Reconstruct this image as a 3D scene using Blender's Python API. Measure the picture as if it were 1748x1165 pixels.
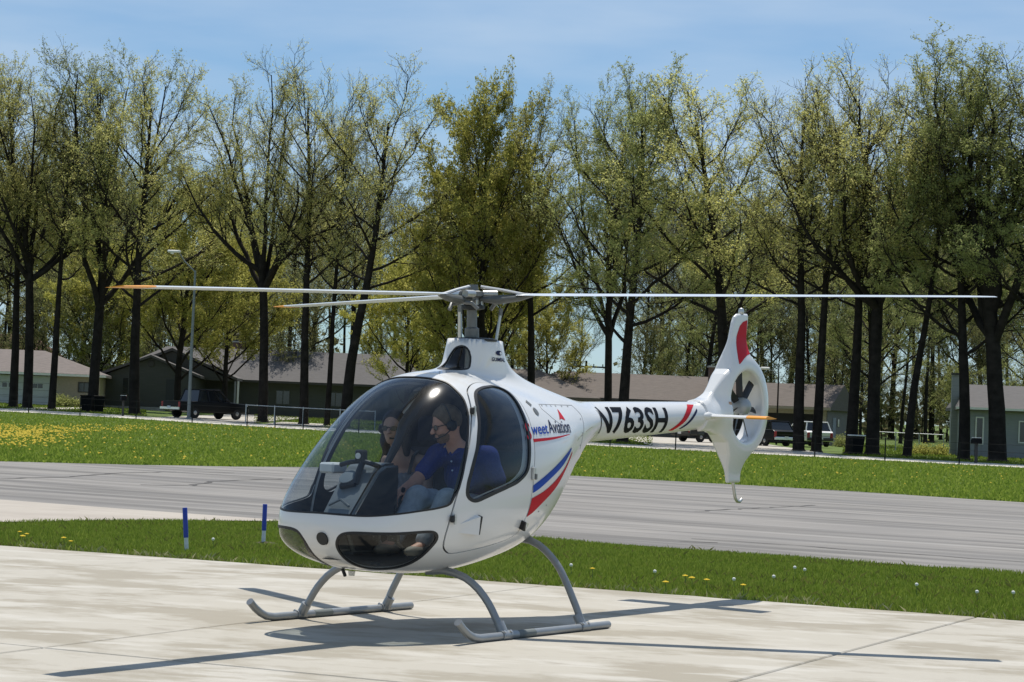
import bpy, bmesh, math, random
import numpy as np
from mathutils import Vector, Matrix, Euler

for o in list(bpy.data.objects): bpy.data.objects.remove(o, do_unlink=True)
SC = bpy.context.scene
COL = SC.collection

# ------------------------------------------------------------------ camera
CAM_F, CAM_H, PITCH, ROLL = 3857.12, 1.4333, 0.0337, 0.0392     # focal length in photo pixels, eye height, tilt, roll
PW, PH = 1748.0, 1165.0
cp, sp = math.cos(PITCH), math.sin(PITCH)
cr, sr = math.cos(ROLL), math.sin(ROLL)
_F = np.array([0, cp, sp]); _U0 = np.array([0, -sp, cp]); _R0 = np.array([1.0, 0, 0])
_R = _R0*cr + _U0*sr; _U = -_R0*sr + _U0*cr
cam = bpy.data.cameras.new('camera'); camo = bpy.data.objects.new('camera', cam); COL.objects.link(camo)
cam.sensor_width = 36; cam.lens = 36*CAM_F/PW; cam.clip_start = 0.3; cam.clip_end = 6000
M = Matrix.Identity(4)
for i in range(3):
    M[i][0] = _R[i]; M[i][1] = _U[i]; M[i][2] = -_F[i]
M[2][3] = CAM_H
camo.matrix_world = M
SC.camera = camo

# ------------------------------------------------------------------ sky, sun, exposure
SUN_EL, SUN_AZ = 1.188, 0.1024          # elevation; azimuth from +Y towards +X
W = bpy.data.worlds.new('World'); SC.world = W; W.use_nodes = True
nt = W.node_tree; nt.nodes.clear()
out = nt.nodes.new('ShaderNodeOutputWorld'); bg = nt.nodes.new('ShaderNodeBackground')
sky = nt.nodes.new('ShaderNodeTexSky'); sky.sky_type = 'NISHITA'; sky.sun_disc = False
sky.sun_elevation = SUN_EL; sky.sun_rotation = SUN_AZ
sky.air_density = 1.0; sky.dust_density = 0.25; sky.ozone_density = 3.0; sky.altitude = 200
tc = nt.nodes.new('ShaderNodeTexCoord'); mp = nt.nodes.new('ShaderNodeMapping')
mp.inputs['Scale'].default_value = (5.0, 5.0, 26.0); mp.inputs['Rotation'].default_value = (0.05, 0.12, 0.3)
mp.inputs['Location'].default_value = (0.35, 0.0, 1.15)
nz = nt.nodes.new('ShaderNodeTexNoise'); nz.inputs['Scale'].default_value = 1.0; nz.inputs['Detail'].default_value = 5; nz.inputs['Roughness'].default_value = 0.5
rp = nt.nodes.new('ShaderNodeValToRGB'); rp.color_ramp.elements[0].position = 0.31; rp.color_ramp.elements[1].position = 0.78
rp.color_ramp.elements[0].color = (0.10, 0.10, 0.10, 1); rp.color_ramp.elements[1].color = (0.85, 0.85, 0.85, 1)
tint = nt.nodes.new('ShaderNodeMix'); tint.data_type = 'RGBA'; tint.blend_type = 'MULTIPLY'; tint.inputs[0].default_value = 1.0
tint.inputs[7].default_value = (0.86, 1.13, 1.31, 1)
cm = nt.nodes.new('ShaderNodeMix'); cm.data_type = 'RGBA'
cm.inputs[7].default_value = (7.2, 8.9, 11.0, 1)
L = nt.links.new
L(tc.outputs['Generated'], mp.inputs['Vector']); L(mp.outputs[0], nz.inputs['Vector']); L(nz.outputs['Fac'], rp.inputs[0])
L(sky.outputs[0], tint.inputs[6]); L(tint.outputs[2], cm.inputs[6]); L(rp.outputs[0], cm.inputs[0]); L(cm.outputs[2], bg.inputs[0])
bg.inputs[1].default_value = 0.075
L(bg.outputs[0], out.inputs[0])
sun = bpy.data.lights.new('sun', 'SUN'); sun.energy = 5.0; sun.angle = math.radians(0.53); sun.color = (1.0, 0.95, 0.865)
suno = bpy.data.objects.new('sun', sun); COL.objects.link(suno)
sd = Vector((math.cos(SUN_EL)*math.sin(SUN_AZ), math.cos(SUN_EL)*math.cos(SUN_AZ), math.sin(SUN_EL)))
suno.rotation_euler = sd.to_track_quat('Z', 'Y').to_euler(); suno.location = (0, 0, 60)
SC.view_settings.view_transform = 'Standard'; SC.view_settings.look = 'None'
SC.view_settings.exposure = 0.0; SC.view_settings.gamma = 1.0
try: SC.view_settings.use_curve_mapping = False
except Exception: pass
SC.cycles.max_bounces = 10; SC.cycles.transparent_max_bounces = 24; SC.cycles.diffuse_bounces = 3; SC.cycles.glossy_bounces = 4
SC.cycles.caustics_reflective = False; SC.cycles.caustics_refractive = False
SC.cycles.use_denoising = True; SC.cycles.sample_clamp_indirect = 6

# ------------------------------------------------------------------ helpers
rng = np.random.default_rng(7); random.seed(7)
def pray(x, y):
    d = _F + _R*(x-PW/2)/CAM_F + _U*(PH/2-y)/CAM_F
    return d
def at(x, y, Y):                                   # photo pixel at distance Y -> point of the place
    d = pray(x, y); return np.array([0, 0, CAM_H]) + d*Y/d[1]
def gnd(x, y, z=0.0):
    d = pray(x, y); return np.array([0, 0, CAM_H]) + d*(z-CAM_H)/d[2]
def sm(e0, e1, x):
    t = np.clip((x-e0)/(e1-e0), 0, 1); return t*t*(3-2*t)

def put_mesh(me, V, F, smooth=False):
    V = np.asarray(V, dtype=np.float32)
    if isinstance(F, np.ndarray):
        n, k = F.shape
        me.vertices.add(len(V)); me.vertices.foreach_set('co', V.ravel())
        me.loops.add(n*k); me.loops.foreach_set('vertex_index', F.astype(np.int32).ravel())
        me.polygons.add(n); me.polygons.foreach_set('loop_start', np.arange(0, n*k, k, dtype=np.int32))
        try: me.polygons.foreach_set('loop_total', np.full(n, k, dtype=np.int32))
        except Exception: pass
        me.update(calc_edges=True)
    else:
        me.from_pydata([tuple(map(float, v)) for v in V], [], F)
    me.validate(clean_customdata=False)
    if len(me.polygons): me.polygons.foreach_set('use_smooth', np.full(len(me.polygons), bool(smooth)))
    return me
def obj(name, V, F, mat, parent=None, smooth=False, mi=None):
    me = put_mesh(bpy.data.meshes.new(name), V, F, smooth)
    for m in (mat if isinstance(mat, (list, tuple)) else [mat]): me.materials.append(m)
    if mi is not None and len(mi) == len(me.polygons): me.polygons.foreach_set('material_index', np.asarray(mi, dtype=np.int32))
    o = bpy.data.objects.new(name, me); COL.objects.link(o)
    if parent: o.parent = parent
    return o
def link(name, me, parent=None):
    o = bpy.data.objects.new(name, me); COL.objects.link(o)
    if parent: o.parent = parent
    return o
def tag(o, label=None, cat=None, group=None, kind=None):
    if label: o['label'] = label
    if cat: o['category'] = cat
    if group: o['group'] = group
    if kind: o['kind'] = kind
    return o
def empty(name, loc=(0, 0, 0), rz=0.0, label=None, cat=None, group=None):
    o = bpy.data.objects.new(name, None); COL.objects.link(o); o.location = loc; o.rotation_euler = (0, 0, rz); o.empty_display_size = 0.2
    return tag(o, label, cat, group)
def copy_tree(o, parent=None):
    c = o.copy(); COL.objects.link(c); c.parent = parent
    for ch in list(o.children): copy_tree(ch, c)
    return c

class MB:                                           # collects simple shapes into ONE mesh
    def __init__(s): s.V = []; s.F = []; s.n = 0; s.mi = []
    def add(s, V, F, m=0):
        s.V += [tuple(map(float, v)) for v in V]; s.F += [tuple(int(i)+s.n for i in f) for f in F]; s.n += len(V); s.mi += [m]*len(F); return s
    def box(s, a, b, m=0, bev=0.0):
        x0, y0, z0 = a; x1, y1, z1 = b
        if bev <= 0:
            V = [(x0,y0,z0),(x1,y0,z0),(x1,y1,z0),(x0,y1,z0),(x0,y0,z1),(x1,y0,z1),(x1,y1,z1),(x0,y1,z1)]
            return s.add(V, [(3,2,1,0),(4,5,6,7),(0,1,5,4),(1,2,6,5),(2,3,7,6),(3,0,4,7)], m)
        V = []
        for z, k in ((z0, bev), (z0+bev, 0), (z1-bev, 0), (z1, bev)):
            V += [(x0+k,y0+bev,z),(x0+bev,y0+k,z),(x1-bev,y0+k,z),(x1-k,y0+bev,z),(x1-k,y1-bev,z),(x1-bev,y1-k,z),(x0+bev,y1-k,z),(x0+k,y1-bev,z)]
        F = [tuple(range(7,-1,-1)), tuple(range(24,32))]
        for r in range(3):
            for i in range(8): F.append((r*8+i, r*8+(i+1)%8, r*8+8+(i+1)%8, r*8+8+i))
        return s.add(V, F, m)
    def tube(s, pts, r, n=10, m=0, cap=True, flat=1.0, up=(0, 0, 1)):
        P = [Vector(p) for p in pts]; R = list(r) if hasattr(r, '__len__') else [r]*len(P)
        V = []; a = None
        for i, p in enumerate(P):
            t = (P[min(i+1, len(P)-1)]-P[max(i-1, 0)])
            t = t.normalized() if t.length > 1e-9 else Vector((0, 0, 1))
            if a is None:
                a = Vector(up).cross(t)
                if a.length < 1e-3: a = Vector((1, 0, 0)).cross(t)
                a.normalize()
            else:
                a = a - t*a.dot(t)
                a = a.normalized() if a.length > 1e-6 else Vector((1, 0, 0))
            b = t.cross(a)
            for k in range(n):
                w = 2*math.pi*k/n; V.append(p + a*(R[i]*math.cos(w)) + b*(R[i]*flat*math.sin(w)))
        F = []
        for i in range(len(P)-1):
            for k in range(n): F.append((i*n+k, i*n+(k+1)%n, (i+1)*n+(k+1)%n, (i+1)*n+k))
        if cap: F.append(tuple(range(n-1, -1, -1))); F.append(tuple((len(P)-1)*n+k for k in range(n)))
        return s.add(V, F, m)
    def lathe(s, prof, c=(0, 0, 0), axis=(0, 0, 1), n=16, m=0):
        q = Vector((0, 0, 1)).rotation_difference(Vector(axis).normalized()); c = Vector(c); V = []
        for r, z in prof:
            for k in range(n):
                w = 2*math.pi*k/n; V.append(c + q @ Vector((r*math.cos(w), r*math.sin(w), z)))
        F = []
        for i in range(len(prof)-1):
            for k in range(n): F.append((i*n+k, i*n+(k+1)%n, (i+1)*n+(k+1)%n, (i+1)*n+k))
        F.append(tuple(range(n-1, -1, -1))); F.append(tuple((len(prof)-1)*n+k for k in range(n)))
        return s.add(V, F, m)
    def prism(s, poly, y0, y1, m=0, ax='y'):        # polygon (x,z) pulled along y, or (x,y) along z
        n = len(poly)
        if ax == 'y': V = [(x, y0, z) for x, z in poly] + [(x, y1, z) for x, z in poly]
        elif ax == 'x': V = [(y0, x, z) for x, z in poly] + [(y1, x, z) for x, z in poly]
        else: V = [(x, z, y0) for x, z in poly] + [(x, z, y1) for x, z in poly]
        F = [tuple(range(n)), tuple(range(2*n-1, n-1, -1))] + [(i, n+i, n+(i+1) % n, (i+1) % n) for i in range(n)]
        return s.add(V, F, m)
    def build(s, name, mat, parent=None, smooth=False, fix=True):
        me = bpy.data.meshes.new(name); me.from_pydata(s.V, [], s.F)
        for mm in (mat if isinstance(mat, (list, tuple)) else [mat]): me.materials.append(mm)
        me.polygons.foreach_set('material_index', np.asarray(s.mi, dtype=np.int32))
        if fix:
            bm = bmesh.new(); bm.from_mesh(me); bmesh.ops.recalc_face_normals(bm, faces=bm.faces); bm.to_mesh(me); bm.free()
        me.polygons.foreach_set('use_smooth', np.full(len(me.polygons), bool(smooth)))
        if smooth: me.set_sharp_from_angle(angle=math.radians(38))
        return link(name, me, parent)

# ------------------------------------------------------------------ materials
MATS = {}
def mat(name, col, rough=0.6, metal=0.0, spec=0.5, noise=0.0, nscale=5.0, bump=0.0, coat=0.0, stretch=None, col2=None, detail=6.0, emit=None, objrand=0.0, contrast=(0.3, 0.7), bscale=None):
    m = bpy.data.materials.new(name); m.use_nodes = True; n = m.node_tree; b = n.nodes['Principled BSDF']
    b.inputs['Base Color'].default_value = (*col, 1); b.inputs['Roughness'].default_value = rough; b.inputs['Metallic'].default_value = metal
    b.inputs['Specular IOR Level'].default_value = spec
    if coat: b.inputs['Coat Weight'].default_value = coat; b.inputs['Coat Roughness'].default_value = 0.06
    if noise or bump or col2:
        t = n.nodes.new('ShaderNodeTexCoord'); mp = n.nodes.new('ShaderNodeMapping')
        if stretch: mp.inputs['Scale'].default_value = stretch[0]; mp.inputs['Rotation'].default_value = stretch[1]
        nz = n.nodes.new('ShaderNodeTexNoise'); nz.inputs['Scale'].default_value = nscale; nz.inputs['Detail'].default_value = detail; nz.inputs['Roughness'].default_value = 0.6
        n.links.new(t.outputs['Object'], mp.inputs['Vector']); n.links.new(mp.outputs[0], nz.inputs['Vector'])
        if noise or col2:
            r = n.nodes.new('ShaderNodeValToRGB'); r.color_ramp.elements[0].position = contrast[0]; r.color_ramp.elements[1].position = contrast[1]
            c2 = col2 if col2 else tuple(min(1, c*(1+noise)) for c in col); c1 = col if col2 else tuple(c*(1-noise) for c in col)
            r.color_ramp.elements[0].color = (*c1, 1); r.color_ramp.elements[1].color = (*c2, 1)
            n.links.new(nz.outputs['Fac'], r.inputs[0]); n.links.new(r.outputs[0], b.inputs['Base Color'])
        if bump:
            bn = n.nodes.new('ShaderNodeBump'); bn.inputs['Strength'].default_value = bump; bn.inputs['Distance'].default_value = 0.02
            if bscale:
                nz2 = n.nodes.new('ShaderNodeTexNoise'); nz2.inputs['Scale'].default_value = bscale; nz2.inputs['Detail'].default_value = 4
                n.links.new(mp.outputs[0], nz2.inputs['Vector']); n.links.new(nz2.outputs['Fac'], bn.inputs['Height'])
            else: n.links.new(nz.outputs['Fac'], bn.inputs['Height'])
            n.links.new(bn.outputs[0], b.inputs['Normal'])
    MATS[name] = m; return m
def layered(name, base, layers, rough=0.85, bump=None, spec=0.3):
    # base colour, then layers (colour, scale vec, rotation, noise scale, lo, hi, amount)
    m = bpy.data.materials.new(name); m.use_nodes = True; n = m.node_tree; b = n.nodes['Principled BSDF']; b.inputs['Roughness'].default_value = rough
    b.inputs['Specular IOR Level'].default_value = spec
    t = n.nodes.new('ShaderNodeTexCoord'); cur = None; lastn = None
    for i, (c, sc, rot, ns, lo, hi, amt) in enumerate(layers):
        mp = n.nodes.new('ShaderNodeMapping'); mp.inputs['Scale'].default_value = sc; mp.inputs['Rotation'].default_value = rot; mp.inputs['Location'].default_value = (i*7.3, i*3.1, 0)
        rot0 = n.nodes.new('ShaderNodeVectorRotate'); rot0.rotation_type = 'Z_AXIS'; rot0.inputs['Angle'].default_value = rot[2]; mp.inputs['Rotation'].default_value = (0, 0, 0)
        n.links.new(t.outputs['Object'], rot0.inputs['Vector']); n.links.new(rot0.outputs[0], mp.inputs['Vector'])
        nz = n.nodes.new('ShaderNodeTexNoise'); nz.inputs['Scale'].default_value = ns; nz.inputs['Detail'].default_value = 7; nz.inputs['Roughness'].default_value = 0.62
        n.links.new(mp.outputs[0], nz.inputs['Vector'])
        mr = n.nodes.new('ShaderNodeMapRange'); mr.inputs['From Min'].default_value = lo; mr.inputs['From Max'].default_value = hi; mr.inputs['To Max'].default_value = amt
        n.links.new(nz.outputs['Fac'], mr.inputs['Value'])
        mx = n.nodes.new('ShaderNodeMix'); mx.data_type = 'RGBA'; mx.inputs[7].default_value = (*c, 1)
        if cur is None: mx.inputs[6].default_value = (*base, 1)
        else: n.links.new(cur, mx.inputs[6])
        n.links.new(mr.outputs[0], mx.inputs[0]); cur = mx.outputs[2]; lastn = nz
    n.links.new(cur, b.inputs['Base Color'])
    if bump:
        nz = n.nodes.new('ShaderNodeTexNoise'); nz.inputs['Scale'].default_value = bump[0]; nz.inputs['Detail'].default_value = 5
        n.links.new(t.outputs['Object'], nz.inputs['Vector'])
        bn = n.nodes.new('ShaderNodeBump'); bn.inputs['Strength'].default_value = bump[1]; bn.inputs['Distance'].default_value = 0.01
        n.links.new(nz.outputs['Fac'], bn.inputs['Height']); n.links.new(bn.outputs[0], b.inputs['Normal'])
    MATS[name] = m; return m
def leafmat(name, c1, c2, trans=0.5):
    m = bpy.data.materials.new(name); m.use_nodes = True; n = m.node_tree; n.nodes.remove(n.nodes['Principled BSDF']); o = n.nodes['Material Output']
    g = n.nodes.new('ShaderNodeNewGeometry'); oi = n.nodes.new('ShaderNodeObjectInfo')
    mx = n.nodes.new('ShaderNodeMix'); mx.data_type = 'RGBA'; mx.inputs[6].default_value = (*c1, 1); mx.inputs[7].default_value = (*c2, 1)
    n.links.new(g.outputs['Random Per Island'], mx.inputs[0])
    hs = n.nodes.new('ShaderNodeHueSaturation')
    for out_, inp, lo, hi in (('Random', 'Value', 0.82, 1.2),):
        mr = n.nodes.new('ShaderNodeMapRange'); mr.inputs['To Min'].default_value = lo; mr.inputs['To Max'].default_value = hi
        n.links.new(oi.outputs[out_], mr.inputs['Value']); n.links.new(mr.outputs[0], hs.inputs[inp])
    n.links.new(mx.outputs[2], hs.inputs['Color'])
    d = n.nodes.new('ShaderNodeBsdfDiffuse'); t = n.nodes.new('ShaderNodeBsdfTranslucent'); ms = n.nodes.new('ShaderNodeMixShader'); ms.inputs[0].default_value = trans
    n.links.new(hs.outputs[0], d.inputs[0]); n.links.new(hs.outputs[0], t.inputs[0]); n.links.new(d.outputs[0], ms.inputs[1]); n.links.new(t.outputs[0], ms.inputs[2])
    n.links.new(ms.outputs[0], o.inputs[0]); MATS[name] = m; return m
def glassmat(name, tintc, refl=1.0, ior=1.5):
    m = bpy.data.materials.new(name); m.use_nodes = True; n = m.node_tree; n.nodes.remove(n.nodes['Principled BSDF']); o = n.nodes['Material Output']
    t = n.nodes.new('ShaderNodeBsdfTransparent'); t.inputs[0].default_value = (*tintc, 1)
    g = n.nodes.new('ShaderNodeBsdfGlossy'); g.inputs['Roughness'].default_value = 0.11; g.inputs[0].default_value = (refl, refl, refl, 1)
    lw = n.nodes.new('ShaderNodeLayerWeight'); lw.inputs[0].default_value = 0.5; pw = n.nodes.new('ShaderNodeMath'); pw.operation = 'POWER'; pw.inputs[1].default_value = 4.5
    f = n.nodes.new('ShaderNodeMath'); f.operation = 'MULTIPLY_ADD'; f.inputs[1].default_value = 0.92; f.inputs[2].default_value = 0.036; ms = n.nodes.new('ShaderNodeMixShader')
    n.links.new(lw.outputs['Facing'], pw.inputs[0]); n.links.new(pw.outputs[0], f.inputs[0])
    n.links.new(f.outputs[0], ms.inputs[0]); n.links.new(t.outputs[0], ms.inputs[1]); n.links.new(g.outputs[0], ms.inputs[2]); n.links.new(ms.outputs[0], o.inputs[0])
    MATS[name] = m; return m

# ------------------------------------------------------------------ the ground
_up = np.array([(-900, 660), (0, 698), (200, 709), (400, 722), (550, 731), (1000, 756), (1230, 768), (1340, 773.5), (1748, 795), (2600, 838)], float)
_hs = np.array([(-900, 641), (0, 688), (300, 704), (600, 719), (900, 735), (1400, 757), (1748, 774), (2600, 812)], float)
def _zray(x, y, Y):
    d = [_F[i] + _R[i]*(x-PW/2)/CAM_F + _U[i]*(PH/2-y)/CAM_F for i in range(3)]
    return CAM_H + d[2]*Y/d[1]
def y_street(u): return 131.5 - 73*np.clip(u, -0.26, 0.26)
def terr(x, y):
    x, y = np.broadcast_arrays(np.asarray(x, float), np.asarray(y, float))
    u = np.clip(x/np.maximum(y, 1), -0.26, 0.26); px = PW/2 + CAM_F*u
    Yu = y_street(u); Yl = Yu-8; yu = np.interp(px, _up[:, 0], _up[:, 1])
    zu = _zray(px, yu, Yu); zl = _zray(px, yu+5, Yl); zh = _zray(px, np.interp(px, _hs[:, 0], _hs[:, 1]), 178.0)
    z = np.where(y < Yl, zl*np.clip((y-56)/(Yl-56), 0, 1)**1.25,
        np.where(y < Yu, zl+(zu-zl)*(y-Yl)/8, np.where(y < 178, zu+(zh-zu)*(y-Yu)/(178-Yu), zh+0.004*(y-178))))
    return z
LAWN = layered('lawn_soil', (0.08, 0.13, 0.02), [((0.12, 0.165, 0.028), (1, 1, 1), (0, 0, 0), 0.35, 0.35, 0.65, 0.9), ((0.055, 0.09, 0.018), (1, 1, 1), (0, 0, 0), 2.5, 0.45, 0.7, 0.7), ((0.11, 0.12, 0.03), (1, 1, 1), (0, 0, 0), 0.9, 0.55, 0.75, 0.5)], rough=0.95, bump=(40, 0.8))
gy = np.r_[np.linspace(-60, 50, 12), np.linspace(52, 200, 149), np.linspace(205, 320, 24), np.linspace(360, 3500, 14)]
gx = np.r_[np.linspace(-2500, -130, 10), np.linspace(-120, 110, 150), np.linspace(125, 2500, 10)]
GX, GY = np.meshgrid(gx, gy); GZ = terr(GX, GY) - 0.03*(1-sm(56, 70, GY)) - 0.0
nx = len(gx); idx = np.arange(len(gy)*nx).reshape(len(gy), nx)
Fg = np.stack([idx[:-1, :-1], idx[:-1, 1:], idx[1:, 1:], idx[1:, :-1]], -1).reshape(-1, 4)
tag(obj('ground', np.stack([GX, GY, GZ], -1).reshape(-1, 3), Fg, LAWN, smooth=True), kind='structure')

TAXI = layered('taxiway_asphalt', (0.235, 0.22, 0.203), [((0.125, 0.118, 0.11), (0.10, 1.1, 1), (0, 0, 0.56), 1.0, 0.44, 0.58, 0.9), ((0.31, 0.295, 0.275), (0.07, 2.2, 1), (0, 0, 0.56), 1.0, 0.5, 0.7, 0.75), ((0.10, 0.095, 0.09), (0.12, 5.0, 1), (0, 0, 0.56), 1.0, 0.63, 0.72, 0.5), ((0.17, 0.163, 0.157), (1, 1, 1), (0, 0, 0), 0.35, 0.45, 0.65, 0.5)], rough=0.9, bump=(60, 0.4))
CONC = layered('pad_concrete', (0.40, 0.372, 0.318), [((0.285, 0.255, 0.20), (0.8, 1.1, 1), (0, 0, 0.44), 1.0, 0.47, 0.57, 0.85), ((0.46, 0.435, 0.385), (0.6, 1.4, 1), (0, 0, 0.2), 1.7, 0.52, 0.62, 0.85), ((0.26, 0.23, 0.185), (0.7, 1.3, 1), (0, 0, 0.44), 3.2, 0.56, 0.72, 0.6), ((0.25, 0.22, 0.19), (1, 1, 1), (0, 0, 0), 45.0, 0.66, 0.8, 0.5)], rough=0.85, bump=(90, 0.25))
APRON = layered('apron_concrete', (0.40, 0.36, 0.31), [((0.33, 0.29, 0.25), (1, 1, 1), (0, 0, 0), 0.8, 0.4, 0.7, 0.8), ((0.44, 0.40, 0.35), (0.2, 1.5, 1), (0, 0, 0.6), 1.5, 0.5, 0.7, 0.6)], rough=0.9, bump=(60, 0.3))
STREET = layered('street_concrete', (0.52, 0.49, 0.43), [((0.43, 0.40, 0.35), (0.3, 1, 1), (0, 0, 0.5), 0.4, 0.4, 0.7, 0.8)], rough=0.9)
def wavy(pts, step=0.35, amp=0.05):
    out_ = []
    for (a, b) in zip(pts[:-1], pts[1:]):
        a = np.array(a, float); b = np.array(b, float); n = max(1, int(np.linalg.norm(b-a)/step))
        for k in range(n): out_.append(a+(b-a)*k/n + (rng.normal(0, amp, 2) if 0 < k else 0))
    out_.append(np.array(pts[-1], float)); return out_
NEAR = [(-60, 60), (-20, 40.2), (-7.13, 31.93), (-4.9, 30.43), (-2.89, 29.22), (0.42, 27.25), (2.93, 25.72), (5.52, 24.01), (14, 18.6), (40, 2)]
FAR = [(-60, 62), (-24, 45.5), (-11.42, 51.0), (-9.02, 52.36), (-6.54, 54.33), (-4.72, 56.95), (-1.5, 58.2), (1.81, 58.29), (6.26, 55.58), (8.78, 53.36), (11.52, 50.32), (30, 38), (60, 14)]
def flat(name, ring, z, m):
    V = [(p[0], p[1], z) for p in ring]
    me = bpy.data.meshes.new(name); bm = bmesh.new(); f = bm.faces.new([bm.verts.new(v) for v in V]); bm.normal_update()
    if f.normal.z < 0: f.normal_flip()
    bmesh.ops.triangulate(bm, faces=[f]); bm.to_mesh(me); bm.free(); me.materials.append(m)
    return link(name, me)
tag(flat('taxiway', wavy(NEAR, 0.5, 0.03) + wavy(FAR, 0.6, 0.06)[::-1], -0.012, TAXI), kind='structure')
APR = [(-24, 40), (-9, 22.5), (-7.2, 24.6), (-5.84, 26.21), (-4.73, 27.62), (-3.41, 28.59), (-2.7, 29.02)]
tag(flat('concrete_apron', [(-24, 42.3), (-20, 40.1), (-7.13, 31.9), (-4.9, 30.4), (-2.89, 29.2)] + wavy(APR, 0.35, 0.04)[::-1], -0.006, APRON), kind='structure')
# faint cracks in the taxiway
CRK = mat('crack_tar', (0.07, 0.065, 0.06), 0.95)
def crack(pxs, w):
    P = [gnd(x, y, -0.012)[:2] for x, y in pxs]; P = wavy(P, 0.3, 0.05); V = []; F = []
    for i, p in enumerate(P):
        t = P[min(i+1, len(P)-1)]-P[max(i-1, 0)]; t = t/np.linalg.norm(t); n = np.array([-t[1], t[0]])*w*(0.5+rng.random())
        V += [(*(p+n), -0.008), (*(p-n), -0.008)]
        if i: F.append((2*i-2, 2*i-1, 2*i+1, 2*i))
    o = obj('crack', V, F, CRK); tag(o, kind='structure')
crack([(1185, 873), (1290, 868), (1390, 863)], 0.035)
crack([(1160, 925), (1225, 927)], 0.03)
crack([(0, 817), (110, 815), (200, 808), (300, 806), (400, 808)], 0.05)
crack([(240, 828), (330, 830), (360, 822), (480, 818)], 0.05)
crack([(1180, 920), (1400, 935), (1748, 960)], 0.02)
# concrete pad: slabs with recessed joints
A2 = np.array([0.905, -0.425]); B2 = np.array([0.425, 0.905]); O2 = np.array([-2.63, 13.09])
pad = tag(empty('concrete_pad'), kind='structure')
SW, SL, GAP = 3.72, 7.1, 0.008
for i in range(-6, 7):
    for j in (-2, -1, 0):
        a0, a1, b0, b1 = i*SW+GAP, (i+1)*SW-GAP, j*SL+GAP, (j+1)*SL-GAP
        if j == 0: b1 += 0.0
        V = []; bv = 0.008
        top = []; n = 14
        ring = [(a0+(a1-a0)*k/n, b0) for k in range(n)] + [(a1, b0+(b1-b0)*k/n) for k in range(n)] + [(a1-(a1-a0)*k/n, b1 + (rng.normal(0, 0.012) if j == 0 and k else 0)) for k in range(n)] + [(a0, b1-(b1-b0)*k/n) for k in range(n)]
        ca, cb = (a0+a1)/2, (b0+b1)/2
        zc = rng.normal(0, 0.0012)
        for (a, b) in ring:
            p = O2 + A2*a + B2*b; V.append((p[0], p[1], -0.12))
        for (a, b) in ring:
            p = O2 + A2*a + B2*b; V.append((p[0], p[1], zc-bv))
        for (a, b) in ring:
            p = O2 + A2*(a+np.sign(ca-a)*bv) + B2*(b+np.sign(cb-b)*bv); V.append((p[0], p[1], zc))
        m_ = len(ring); F = []
        for r in range(2):
            for k in range(m_): F.append((r*m_+k, r*m_+(k+1) % m_, (r+1)*m_+(k+1) % m_, (r+1)*m_+k))
        F.append(tuple(range(2*m_, 3*m_)))
        obj('slab', V, F, CONC, pad)
JNT = mat('joint_filler', (0.12, 0.10, 0.08), 0.95)
ring = [O2 + A2*a + B2*b for a, b in ((-6*SW, -2*SL), (7*SW, -2*SL), (7*SW, SL-0.05), (-6*SW, SL-0.05))]
obj('joint_bed', [(p[0], p[1], -0.022) for p in ring], [(0, 1, 2, 3)], JNT, pad)
# street in front of the houses
us = np.linspace(-0.42, 0.42, 60); V = []; F = []
for k, u in enumerate(us):
    for dy in (-8, 0):
        Y = 131.5-73*u+dy; V.append((u*Y, Y, float(terr(u*Y, Y))+0.03))
    if k: F.append((2*k-2, 2*k, 2*k+1, 2*k-1))
tag(obj('street', V, F, STREET), kind='structure')

# ------------------------------------------------------------------ grass
GB = leafmat('grass_blade', (0.14, 0.21, 0.025), (0.25, 0.30, 0.06), 0.45)
GB2 = leafmat('dry_grass_blade', (0.16, 0.17, 0.05), (0.22, 0.22, 0.06), 0.35)
def blades(name, X, Y, Z, h, w, m, lean=0.35):
    n = len(X); az = rng.random(n)*2*np.pi; la = rng.random(n)*2*np.pi; l = rng.random(n)*lean*h
    dx, dy = np.cos(az)*w/2, np.sin(az)*w/2; b = np.stack([X, Y, Z], -1)
    V = np.zeros((n, 4, 3)); V[:, 0] = b + np.stack([dx, dy, 0*dx], -1); V[:, 1] = b - np.stack([dx, dy, 0*dx], -1)
    mid = b + np.stack([l*np.cos(la)*0.35, l*np.sin(la)*0.35, h*0.6], -1)
    V[:, 2] = mid - np.stack([dx, dy, 0*dx], -1)*0.7
    V[:, 3] = b + np.stack([l*np.cos(la)*1.3, l*np.sin(la)*1.3, h], -1)
    k = np.arange(n)*4
    F = np.concatenate([np.stack([k, k+1, k+2], -1), np.stack([k, k+2, k+3], -1)])
    o = obj(name, V.reshape(-1, 3), F, m); return tag(o, kind='stuff')
top = np.array(sorted(APR[1:] + [(0.42, 27.25), (2.93, 25.72), (5.52, 24.01), (14, 18.6)]), float)
def island(n):
    X = rng.uniform(-9.5, 10.5, n); Y = rng.uniform(14.5, 30, n); b = (X-O2[0])*B2[0] + (Y-O2[1])*B2[1]
    k = (b > SL+0.0) & (Y < np.interp(X, top[:, 0], top[:, 1])+0.05) & (np.abs(X/Y) < 0.31)
    return X[k], Y[k], b[k]-SL
X, Y, b = island(720000)
nv = np.sin(X*2.1+1.3*np.sin(Y*1.7))*np.sin(Y*2.6+X)
blades('lawn_grass', X, Y, -0.03+0*X, (0.028+0.03*rng.random(len(X)))*(1+0.3*nv)*(1+0.5*np.exp(-b/0.15)), 0.007+0.005*rng.random(len(X)), GB)
X, Y, b = island(90000)
pt = sm(0.2, 0.9, np.sin(X*1.3+2*np.sin(Y*0.9))*np.sin(Y*1.9+X*0.7)); k = rng.random(len(X)) < 0.08+0.45*pt+0.7*np.exp(-b/0.25); X, Y = X[k], Y[k]
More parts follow.
